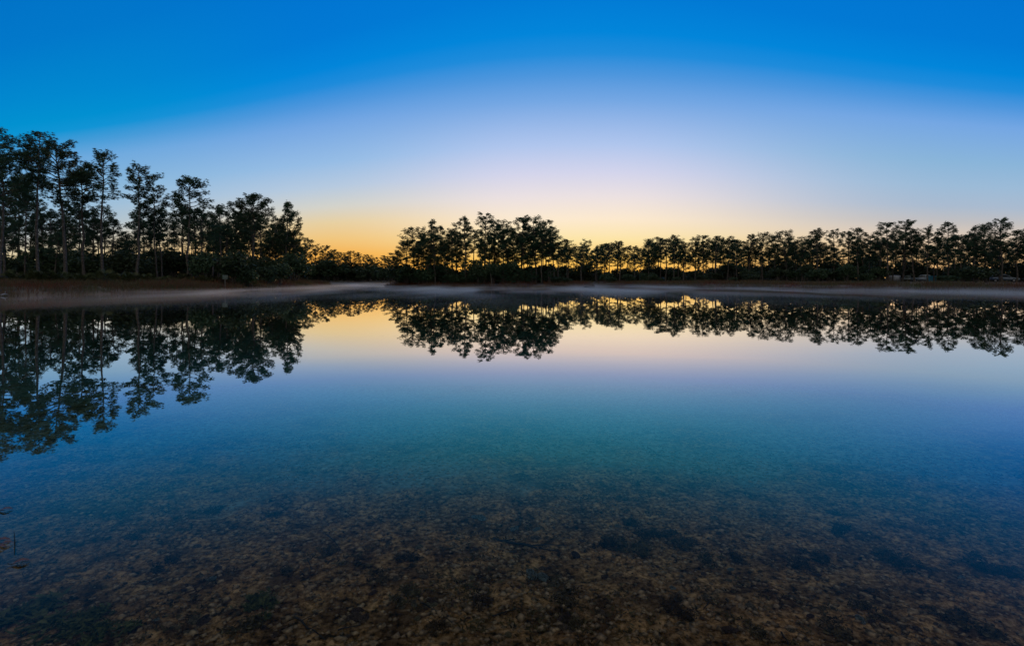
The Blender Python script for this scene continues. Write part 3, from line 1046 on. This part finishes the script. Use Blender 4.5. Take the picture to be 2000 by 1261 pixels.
# ------------------------------------------------------------------ vehicles and camp on the right shore
M['tyre'] = material('tyre_rubber', (0.02, 0.02, 0.02), 0.9, 0.2)
M['rim'] = material('alloy_rim', (0.45, 0.45, 0.47), 0.35, 0.5, metallic=0.8)
M['glass'] = material('car_glass', (0.02, 0.025, 0.03), 0.05, 0.8)
M['lamp'] = material('lamp_lens', (0.6, 0.6, 0.6), 0.15, 0.7)
M['tail'] = material('tail_lens', (0.35, 0.02, 0.02), 0.2, 0.6)
M['trim'] = material('black_trim', (0.025, 0.025, 0.025), 0.6, 0.3)
def paint(name, c):
    m = material(name, c, 0.3, 0.5)
    m.node_tree.nodes['Principled BSDF'].inputs['Coat Weight'].default_value = 0.7
    return m

def prism(name, prof, w0, w1, zsplit, mat, parent, bev=0.04):
    """side profile (x, z) extruded over the width, narrowing above zsplit"""
    bm = bmesh.new()
    ring = []
    zmax = max(p[1] for p in prof)
    for s in (-1, 1):
        row = []
        for (px, pz) in prof:
            f = 0 if pz <= zsplit else (pz - zsplit) / max(1e-6, zmax - zsplit)
            row.append(bm.verts.new((px, s * (w0 + (w1 - w0) * f) / 2, pz)))
        ring.append(row)
    n = len(prof)
    bm.faces.new(ring[0]); bm.faces.new(list(reversed(ring[1])))
    for i in range(n):
        j = (i + 1) % n
        bm.faces.new((ring[0][j], ring[0][i], ring[1][i], ring[1][j]))
    bmesh.ops.recalc_face_normals(bm, faces=bm.faces)
    if bev:
        bmesh.ops.bevel(bm, geom=list(bm.edges), offset=bev, segments=2, affect='EDGES', clamp_overlap=True)
    return link(name, bm_mesh(name, bm, mat, True), parent)

def wheel(parent, x, y, r=0.33, w=0.22):
    side = 1 if y > 0 else -1
    P = Parts()
    k = 20
    a = np.linspace(0, 2 * np.pi, k, endpoint=False)
    prof = [(-w / 2, r * 0.6), (-w / 2, r * 0.92), (-w / 3, r), (w / 3, r), (w / 2, r * 0.92), (w / 2, r * 0.6)]
    V = np.concatenate([np.stack([np.cos(a) * q, np.full(k, yy), np.sin(a) * q], 1) for yy, q in prof])
    F = [(i * k + j, i * k + (j + 1) % k, (i + 1) * k + (j + 1) % k, (i + 1) * k + j) for i in range(len(prof) - 1) for j in range(k)]
    o = link('wheel', new_mesh('wheel', V, np.array(F), M['tyre'], True), parent, (x, y, r))
    V = np.concatenate([np.stack([np.cos(a) * q, np.full(k, yy), np.sin(a) * q], 1) for yy, q in [(side * w * 0.35, r * 0.63), (side * w * 0.42, r * 0.3), (side * w * 0.40, 0.01)]])
    F = [(i * k + j, i * k + (j + 1) % k, (i + 1) * k + (j + 1) % k, (i + 1) * k + j) for i in range(2) for j in range(k)]
    link('rim', new_mesh('rim', V, np.array(F), M['rim']), o)

def quad(name, pts, mat, parent):
    V = np.array(pts, float)
    nrm = np.cross(V[1] - V[0], V[2] - V[0]); nrm /= np.linalg.norm(nrm)
    W = V - nrm * 0.03
    F = [(0, 1, 2, 3), (7, 6, 5, 4)] + [(i, (i + 4), ((i + 1) % 4) + 4, (i + 1) % 4) for i in range(4)]
    return link(name, new_mesh(name, np.concatenate([V, W]), F, mat), parent)

def car(loc, rz, label, color, tall=1.0, group=None, style='hatch'):
    t = thing('parked_car', loc, label, 'car', group, rz)
    pm = paint('car_paint', color)
    body = [(-2.1, 0.32), (-2.15, 0.55), (-2.1, 0.88), (-1.0, 0.95), (1.0, 0.92), (1.95, 0.78), (2.12, 0.6), (2.1, 0.32)]
    prism('body', body, 1.74, 1.70, 0.6, pm, t)
    h = 1.5 * tall
    if style == 'hatch':
        cab = [(-2.02, 0.86), (-1.75, h - 0.12), (-1.2, h), (0.15, h - 0.02), (1.15, 0.88)]
    else:
        cab = [(-1.75, 0.86), (-1.05, h - 0.06), (-0.4, h), (0.3, h - 0.04), (1.2, 0.88)]
    prism('cabin', cab, 1.62, 1.22, 0.87, pm, t)
    x0, x1, xf, zr = cab[0][0], cab[1][0], cab[4][0], h
    def hw(z):
        return (1.62 + (1.22 - 1.62) * (z - 0.87) / (zr - 0.87)) / 2 + 0.012
    zb, zt2 = 0.95, h - 0.12
    for s in (-1, 1):
        q = [(-0.35, s * hw(zb), zb), (0.95, s * hw(zb), zb), (0.2, s * hw(zt2), zt2), (-0.35, s * hw(zt2), zt2)]
        quad('side_window', q if s < 0 else q[::-1], M['glass'], t)
        q = [(x0 + 0.35, s * hw(zb), zb), (-0.45, s * hw(zb), zb), (-0.45, s * hw(zt2), zt2), (x1 + 0.2, s * hw(zt2), zt2)]
        quad('side_window', q if s < 0 else q[::-1], M['glass'], t)
        box('headlight', (2.06, s * 0.62, 0.66), (0.12, 0.34, 0.14), M['lamp'], t, 0.02)
        box('tail_light', (-2.12, s * 0.70, 0.74), (0.08, 0.2, 0.2), M['tail'], t, 0.02)
        box('mirror', (0.75, s * 0.93, 0.98), (0.12, 0.16, 0.1), M['trim'], t, 0.02)
        for xx in (-1.3, 1.3):
            wheel(t, xx, s * 0.78)
    quad('windscreen', [(1.10, -0.70, 0.93), (1.10, 0.70, 0.93), (0.27, 0.58, h - 0.10), (0.27, -0.58, h - 0.10)], M['glass'], t)
    quad('rear_window', [(x0 - 0.02, 0.68, 0.98), (x0 - 0.02, -0.68, 0.98), (x1 - 0.02, -0.56, h - 0.16), (x1 - 0.02, 0.56, h - 0.16)], M['glass'], t)
    box('bumper', (2.1, 0, 0.42), (0.14, 1.6, 0.16), M['trim'], t, 0.03)
    box('bumper', (-2.13, 0, 0.42), (0.14, 1.6, 0.16), M['trim'], t, 0.03)
    return t

def stand(px, Y):
    x, y = place(px, Y)
    return (x, y, ground_z(x, y))

G_CAR = 'cars parked among the right shore pines'
car(stand(1961, 100), rad(-38), 'dark hatchback with a sky lit roof parked near the right edge', (0.10, 0.14, 0.18), 1.02, G_CAR)
car(stand(2007, 101), rad(35), 'pale car cut by the right edge of the picture', (0.25, 0.33, 0.38), 1.0, G_CAR, 'sedan')
car(stand(1772, 108), rad(225), 'small grey green car right of the white trailer', (0.12, 0.16, 0.15), 0.95, G_CAR, 'sedan')
car(stand(1803, 106), rad(140), 'pale car beside the turquoise tent under the right pines', (0.30, 0.36, 0.40), 0.98, G_CAR, 'sedan')
car(stand(1281, 121), rad(40), 'car glimpsed between trunks on the far middle shore', (0.12, 0.14, 0.16), 0.95, G_CAR, 'sedan')
car(stand(1503, 113), rad(35), 'bluish car glimpsed between trunks below the pointed pine', (0.06, 0.11, 0.15), 0.95, G_CAR)

def trailer(loc, rz):
    t = thing('camper_trailer', loc, 'low white camper trailer parked under the tall right group of pines', 'trailer', None, rz)
    wm = material('white_panel', (0.42, 0.44, 0.48), 0.45, 0.4, (0.5, 0.52, 0.55), 2, 3)
    prism('body', [(-2.4, 0.5), (-2.45, 1.3), (-2.25, 2.25), (-1.9, 2.4), (1.9, 2.4), (2.3, 2.2), (2.45, 1.2), (2.2, 0.5)], 2.05, 2.0, 0.9, wm, t, 0.06)
    for s in (-1, 1):
        for xx in (-1.3, 1.2):
            q = [(xx - 0.45, s * 1.04, 1.35), (xx + 0.45, s * 1.04, 1.35), (xx + 0.45, s * 1.04, 1.9), (xx - 0.45, s * 1.04, 1.9)]
            quad('window', q if s < 0 else q[::-1], M['glass'], t)
        wheel(t, -0.3, s * 0.86, 0.34)
        q = [(-2.3, s * 1.043, 1.02), (2.3, s * 1.043, 1.02), (2.3, s * 1.043, 1.14), (-2.3, s * 1.043, 1.14)]
        quad('stripe', q if s < 0 else q[::-1], M['trim'], t)
    quad('door', [(-0.35, -1.05, 0.62), (0.35, -1.05, 0.62), (0.35, -1.05, 2.1), (-0.35, -1.05, 2.1)], wm, t)
    box('drawbar', (3.0, 0, 0.5), (1.3, 0.12, 0.1), M['trim'], t)
    box('roof_vent', (0.4, 0, 2.45), (0.5, 0.5, 0.14), wm, t, 0.03)
    return t
tr_ = trailer(stand(1748, 107), rad(48))
tr_.scale = (0.72, 0.8, 0.6)

def tent(loc, rz):
    t = thing('camp_tent', loc, 'turquoise ridge tent pitched beside the white car', 'tent', None, rz)
    cm = material('turquoise_canvas', (0.03, 0.15, 0.20), 0.8, 0.2, (0.04, 0.19, 0.25), 3, 3)
    V = [(-1.2, -0.9, 0), (1.2, -0.9, 0), (1.2, 0.9, 0), (-1.2, 0.9, 0), (-1.05, 0, 1.45), (0, 0, 1.36), (1.05, 0, 1.45), (0, -0.80, 0.06), (0, 0.80, 0.06)]
    F = [(0, 7, 5, 4), (7, 1, 6, 5), (2, 8, 5, 6), (8, 3, 4, 5), (0, 4, 3), (1, 2, 6)]
    link('canvas', new_mesh('canvas', np.array(V, float), F, cm), t)
    for xx in (-1.1, 1.1):
        p = Parts(); p.tube(np.array([(xx, 0, 0), (xx, 0, 0.8), (xx * 0.97, 0, 1.55)]), [0.02, 0.02, 0.02], 6)
        link('pole', p.mesh('pole', M['rim']), t)
        for s in (-1, 1):
            p = Parts(); p.tube(np.array([(xx * 0.97, 0, 1.5), (xx * 1.4, s * 0.8, 0.7), (xx * 1.8, s * 1.5, 0)]), [0.008] * 3, 4)
            link('guy_rope', p.mesh('guy_rope', M['rim']), t)
    t.scale = (0.7, 0.7, 0.85)
    quad('door_flap', [(1.215, -0.4, 0.05), (1.215, 0.4, 0.05), (1.10, 0.10, 1.1), (1.10, -0.10, 1.1)], M['trim'], t)
tent(stand(1820, 103), rad(-50))

# ------------------------------------------------------------------ shallow foreground: stones, weeds, twigs, leaves
def bed_z(x, y):
    return float(bed_height(np.array([x]), np.array([y]))[0])

def under(px, py):
    """bed point seen at a pixel through the refracting surface"""
    dx, dz = (px - 1000) / FPX, -(py - HORIZ) / FPX
    d = np.array([dx, 1.0, dz]); d /= np.linalg.norm(d)
    tt = EYE / -d[2]
    p = np.array([0, 0, EYE]) + d * tt
    h = d.copy(); h[2] = 0
    sn = np.linalg.norm(h) / 1.333
    h = h / np.linalg.norm(h) * sn
    q = np.array([h[0], h[1], -math.sqrt(1 - sn * sn)])
    for i in range(6):
        z = bed_z(p[0], p[1]) if i == 0 else bed_z(*(p[:2] + q[:2] * s_))
        s_ = -z / -q[2]
    r = p + q * s_
    return r[0], r[1], bed_z(r[0], r[1])

def stone_mesh(seed, mat, sub=1):
    r = np.random.default_rng(seed)
    bm = bmesh.new()
    bmesh.ops.create_icosphere(bm, subdivisions=sub + 1 if sub > 1 else 2, radius=1.0)
    k = r.normal(size=(5, 3)); k /= np.linalg.norm(k, axis=1)[:, None]
    lim = r.uniform(0.55, 0.9, 5)
    for v in bm.verts:
        for q, l in zip(k, lim):
            dd = v.co.x * q[0] + v.co.y * q[1] + v.co.z * q[2]
            if dd > l:
                v.co -= Vector(q) * (dd - l) * 0.9
        v.co *= 1 + r.normal(0, 0.07)
        v.co.z *= 0.6
    return bm_mesh('stone', bm, mat, False)

STONES = [stone_mesh(1000 + i, M['stone']) for i in range(8)]
PALES = [stone_mesh(1100 + i, M['pale_stone']) for i in range(4)]
sr = np.random.default_rng(77)
for i in range(240):
    py = 985 + 270 * sr.random() ** 0.8
    px = sr.uniform(-10, 2010)
    x, y, z = under(px, py)
    s = abs(sr.normal(0.006, 0.008)) + 0.010
    o = link('stone', PALES[i % 4] if sr.random() < 0.05 else STONES[i % 8], bed, (x, y, z + s * 0.15), sr.uniform(0, 6.28))
    o.rotation_euler = (sr.normal(0, 0.3), sr.normal(0, 0.3), sr.uniform(0, 6.28))
    o.scale = (s * sr.uniform(0.8, 1.6), s, s * sr.uniform(0.6, 1.1))

for px, py, s, label in [(925, 1008, 0.055, 'pale limestone lump on the lake bed left of the sunken branch'), (1050, 1132, 0.060, 'bare white limestone chunk on the lake bed at lower centre'),
                         (1004, 1032, 0.030, 'small white stone just above the sunken branch'), (1048, 1034, 0.026, 'small greenish stone right of the white stone above the sunken branch'),
                         (413, 1130, 0.024, 'small pale shell like stone on the bed at lower left'), (1395, 1012, 0.03, 'dark round stone on the pale marl patch')]:
    x, y, z = under(px, py)
    if 'white limestone chunk' in label or 'lump' in label:
        t = thing('limestone_rock', (x, y, z), label, 'stone')
        for j in range(4):
            o = link('chunk', PALES[j], t, (sr.normal(0, s * 0.6), sr.normal(0, s * 0.6), s * 0.2), sr.uniform(0, 6.28))
            q = s * sr.uniform(0.45, 0.85)
            o.scale = (q, q * 0.8, q * 0.8)
    else:
        o = link('limestone_rock', PALES[len(label) % 4] if 'dark' not in label else STONES[2], None, (x, y, z + s * 0.2), 1.0)
        o.scale = (s * 1.3, s, s)
        tag(o, label, 'stone')

# small rubble and algae, past counting
n = 52000
ypx = 560 + 0 * sr.random(n)
RX = sr.uniform(-7.5, 7.5, n); RY = 1.5 + 5.8 * sr.random(n) ** 1.3
RZ = bed_height(RX, RY)
octa = np.array([(1, 0, 0), (-1, 0, 0), (0, 1, 0), (0, -1, 0), (0, 0, 0.7), (0, 0, -0.7)], float)
octf = np.array([(0, 2, 4), (2, 1, 4), (1, 3, 4), (3, 0, 4), (2, 0, 5), (1, 2, 5), (3, 1, 5), (0, 3, 5)])
S = (np.abs(sr.normal(0.007, 0.008, n)) + 0.005)[:, None, None]
V = octa[None] * S * sr.uniform(0.6, 1.4, (n, 6, 3)) + np.stack([RX, RY, RZ + 0.003], 1)[:, None, :]
F = octf[None] + (np.arange(n) * 6)[:, None, None]
M['rubble'] = material('rubble', (0.05, 0.036, 0.02), 0.9, 0.1, (0.62, 0.38, 0.20), 30.0, 4)
rub = link('rubble', new_mesh('rubble', V.reshape(-1, 3), F.reshape(-1, 3), M['rubble']))
tag(rub, 'small limestone rubble strewn over the shallow lake bed', kind='stuff')
rub.parent = bed

def filaments(r, count, spread, h, ln):
    """fluffy mass of short curled blades"""
    V, F = [], []
    lob = [(r.normal(0, spread * 0.5, 2), r.uniform(0.25, 0.65)) for _ in range(7)]
    for i in range(count):
        c0, q0 = lob[r.integers(7)]
        a = r.uniform(0, 6.28); d = spread * q0 * math.sqrt(r.random())
        p = np.array([c0[0] + math.cos(a) * d, c0[1] + math.sin(a) * d, h * r.random() * q0 * 1.5])
        u = r.normal(size=3); u[2] = abs(u[2]); u /= np.linalg.norm(u)
        w = np.cross(u, r.normal(size=3)); w /= np.linalg.norm(w)
        l = ln * r.uniform(0.5, 1.3)
        c = p + u * l * 0.5 + r.normal(0, ln * 0.15, 3)
        n = len(V)
        V += [p - w * l * 0.16, p + w * l * 0.16, c + w * l * 0.16, c - w * l * 0.16, p + u * l + r.normal(0, ln * 0.2, 3)]
        F += [(n, n + 1, n + 2), (n, n + 2, n + 3), (n + 3, n + 2, n + 4)]
    return np.array(V), np.array(F)

WEED = [new_mesh('waterweed', *filaments(np.random.default_rng(1200 + i), 420, 0.11, 0.10, 0.035), M['weed']) for i in range(4)]
GWEED = [new_mesh('waterweed', *filaments(np.random.default_rng(1250 + i), 420, 0.12, 0.09, 0.05), M['green_weed']) for i in range(2)]
dark = [(1225, 1025, 0.9), (1262, 1050, 1.0), (1196, 1052, 0.8), (1300, 1040, 0.8), (1180, 1065, 1.0), (1340, 1060, 1.0), (1240, 1078, 1.2), (1650, 1040, 1.0), (1595, 1085, 1.0), (1740, 1090, 1.3), (1770, 1105, 1.0),
        (1940, 1110, 1.3), (525, 1008, 0.8), (420, 995, 0.8), (800, 1165, 0.9), (1390, 1100, 0.9), (1440, 1095, 0.8), (1560, 1100, 0.9), (1700, 1190, 0.9), (1860, 1200, 0.9), (1920, 1230, 1.0), (640, 1080, 0.7),
        (730, 1130, 0.8), (790, 1095, 0.8), (560, 1120, 0.7), (940, 1180, 0.8), (1100, 1170, 0.9), (1330, 1190, 0.9), (1480, 1230, 0.8), (860, 1225, 0.7), (330, 1100, 0.8), (270, 1050, 0.8), (480, 1220, 0.9), (1120, 1225, 0.8), (1620, 1225, 0.9)]
for i, (px, py, s) in enumerate(dark):
    s *= 0.8
    x, y, z = under(px, py)
    o = link('waterweed', WEED[i % 4], None, (x, y, z - 0.01), sr.uniform(0, 6.28))
    o.scale = (s, s * 0.9, s * min(1.0, -z / 0.11 * 0.8))
    tag(o, 'dark brown clump of waterweed on the shallow bed', 'waterweed', 'dark waterweed clumps')
for i, (px, py, s, label) in enumerate([(45, 1205, 1.3, 'olive green waterweed filling the bottom left corner'), (120, 1225, 1.0, 'yellow green waterweed right of the corner clump'), (200, 1240, 0.8, 'curled green waterweed at the lower left edge'), (500, 1190, 0.8, 'olive waterweed clump beside the twig at lower left')]):
    x, y, z = under(px, py)
    o = link('waterweed', GWEED[i % 2], None, (x, y, z - 0.01), sr.uniform(0, 6.28))
    o.scale = (s, s, s * min(1.0, -z / 0.1 * 0.5))
    tag(o, label, 'waterweed')

n = 9000
RX = sr.uniform(-7.5, 7.5, n); RY = 1.5 + 5.5 * sr.random(n) ** 1.2
k = fbm(RX * 1.3, RY * 1.3, 91, 3) > 0.47
RX, RY = RX[k], RY[k]
RZ = bed_height(RX, RY)
clumps = [filaments(np.random.default_rng(1300 + i), 12, 0.03, 0.02, 0.022) for i in range(6)]
V, F, nn = [], [], 0
for x, y, z in zip(RX, RY, RZ):
    cv, cf = clumps[sr.integers(6)]
    V.append(cv * sr.uniform(0.6, 1.7) + (x, y, z - 0.003)); F.append(cf + nn); nn += len(cv)
alg = link('algae_mat', new_mesh('algae_mat', np.concatenate(V), np.concatenate(F), M['weed']))
tag(alg, 'thin fluffy algae growing over the rubble', kind='stuff')
alg.parent = bed

def twig(name, px0, py0, px1, py1, rr, label, forks=0, cat='twig', lift=0.015):
    a = np.array(under(px0, py0)) + (0, 0, lift); b = np.array(under(px1, py1)) + (0, 0, lift)
    r = np.random.default_rng(int(px0 * 7 + py0))
    m = 6
    P = np.array([a + (b - a) * f + r.normal(0, np.linalg.norm(b - a) * 0.02, 3) for f in np.linspace(0, 1, m)])
    p = Parts()
    p.tube(P, np.linspace(rr, rr * 0.4, m), 6)
    for i in range(forks):
        o = P[1 + i % 4]
        d = (b - a) * r.uniform(0.25, 0.45) + r.normal(0, 0.06, 3) * np.linalg.norm(b - a) * 4
        d[2] = abs(d[2]) * 0.3
        p.tube(np.array([o, o + d * 0.5 + r.normal(0, 0.008, 3), o + d]), [rr * 0.5, rr * 0.4, rr * 0.2], 5)
    o = link(name, p.mesh(name, M['twig'], True))
    tag(o, label, cat)
twig('sunken_branch', 962, 1052, 1052, 1072, 0.013, 'dark forked branch sunk on the lake bed at centre', 4, 'branch')
twig('sunken_twig', 826, 1178, 885, 1218, 0.005, 'thin dark twig on the bed below centre')
twig('sunken_twig', 575, 1208, 640, 1252, 0.006, 'thin black twig near the bottom edge left of centre', 2)
twig('sunken_twig', 1390, 1168, 1374, 1192, 0.005, 'short dark twig leaning on the bed right of centre')
twig('sunken_twig', 880, 1000, 905, 1032, 0.004, 'fine twig beside the pale limestone lump')
twig('sunken_twig', 228, 1005, 255, 1035, 0.005, 'fine twig on the blue tinted bed at left', 1)
twig('sunken_twig', 640, 1045, 670, 1080, 0.004, 'fine twig left of the sunken branch')
twig('sunken_twig', 960, 1205, 1010, 1190, 0.005, 'twig lying level below the white limestone chunk')
twig('sunken_twig', 660, 1230, 705, 1222, 0.005, 'twig lying level at the bottom edge', 1)
twig('sunken_twig', 1780, 1100, 1820, 1118, 0.006, 'pale brown twig lying by the right weed clump')
twig('sunken_twig', 1525, 1235, 1540, 1258, 0.005, 'bent twig at the bottom edge right of centre')
twig('sunken_twig', 600, 1090, 612, 1130, 0.004, 'upright looking fine twig on the bed left of centre')

def leaf(px, py, ln, rz, label):
    p = shore_pt(px, py, 0.004)
    m = 7
    f = np.linspace(0, 1, m)
    w = np.sin(np.pi * f ** 0.8) * ln * 0.2
    V = []
    for k, s in zip(f, w):
        zc = 0.012 * math.sin(k * 3.1)
        V += [((k - 0.5) * ln, -s, zc + s * 0.35), ((k - 0.5) * ln, 0, zc), ((k - 0.5) * ln, s, zc + s * 0.35)]
    V = np.array(V)
    F = [(i * 3 + j, i * 3 + j + 1, i * 3 + j + 4, i * 3 + j + 3) for i in range(m - 1) for j in (0, 1)]
    t = thing('floating_leaf', tuple(p), label, 'leaf', rz=rz)
    link('blade', new_mesh('blade', V, F, M['dead_leaf'], True), t)
    q = Parts(); q.tube(np.array([(-ln * 0.72, 0.003, 0.012), (-ln * 0.5, 0, 0.003), (ln * 0.4, 0, 0.004)]), [0.0018, 0.0018, 0.0008], 4)
    link('stalk', q.mesh('stalk', M['twig']), t)
leaf(12, 995.5, 0.075, 0.5, 'red brown leaf floating highest at the left edge')
leaf(5, 1056, 0.085, 0.4, 'red brown leaf floating beside the reed at the left edge')
leaf(13, 1062, 0.070, 0.5, 'dark narrow leaf floating just below the reddest one')
leaf(2, 1069, 0.060, 0.3, 'dark leaf at the very left edge below the reed')
leaf(42, 1098, 0.085, 0.6, 'brown leaf floating below the reed, lowest of the floating leaves')
p = shore_pt(29, 1061, 0.0)
t = thing('reed_stalk', tuple(p), 'thin dead reed standing out of the water at left', 'reed')
q = Parts(); q.tube(np.array([(0.004, 0, -0.22), (0, 0, 0), (-0.004, 0, 0.075)]), [0.0028, 0.0026, 0.0014], 6)
link('stem', q.mesh('stem', M['twig']), t)
q = Parts(); q.tube(np.array([(0, 0, 0.006), (0.006, 0, 0.012), (0.016, 0.002, 0.014)]), [0.002, 0.0016, 0.0008], 5)
link('side_shoot', q.mesh('side_shoot', M['twig']), t)

# ------------------------------------------------------------------ mist drifting on the water
def mist_material():
    m = bpy.data.materials.new('mist')
    m.use_nodes = True
    t = m.node_tree
    t.nodes.clear()
    out = t.nodes.new('ShaderNodeOutputMaterial')
    c = t.nodes.new('ShaderNodeTexCoord')
    sp = t.nodes.new('ShaderNodeSeparateXYZ')
    t.links.new(c.outputs['Object'], sp.inputs[0])
    mp = t.nodes.new('ShaderNodeMapping')
    mp.inputs['Scale'].default_value = (0.13, 0.045, 1.6)
    t.links.new(c.outputs['Object'], mp.inputs['Vector'])
    nz = t.nodes.new('ShaderNodeTexNoise')
    nz.inputs['Scale'].default_value = 1.0
    nz.inputs['Detail'].default_value = 3
    nz.inputs['Distortion'].default_value = 0.6
    t.links.new(mp.outputs[0], nz.inputs['Vector'])
    lump = map_range(t, nz.outputs['Fac'], 0.43, 0.66, 0.0, 2.6, 'LINEAR')
    fall = math_node(t, 'POWER', map_range(t, sp.outputs[2], 0.0, 1.1, 1.0, 0.0, 'LINEAR'), 3.5)
    start = map_range(t, sp.outputs[1], 20.0, 72.0, 0.0, 1.0)
    dn = math_node(t, 'MULTIPLY', math_node(t, 'MULTIPLY', lump, fall), math_node(t, 'MULTIPLY', start, 0.033))
    v = t.nodes.new('ShaderNodeVolumePrincipled')
    v.inputs['Color'].default_value = (0.97, 0.97, 0.97, 1)
    v.inputs['Anisotropy'].default_value = 0.05
    t.links.new(dn, v.inputs['Density'])
    t.links.new(v.outputs[0], out.inputs[1])
    m.cycles.volume_step_rate = 0.12
    return m
bm = bmesh.new()
bmesh.ops.create_cube(bm, size=1.0)
for v in bm.verts:
    v.co = Vector((v.co.x * 150, 79 + v.co.y * 130, 0.012 if v.co.z < 0 else 1.1))
mist = link('mist', bm_mesh('mist', bm, mist_material()))
tag(mist, 'thin morning mist drifting over the lake surface', 'mist', kind='stuff')
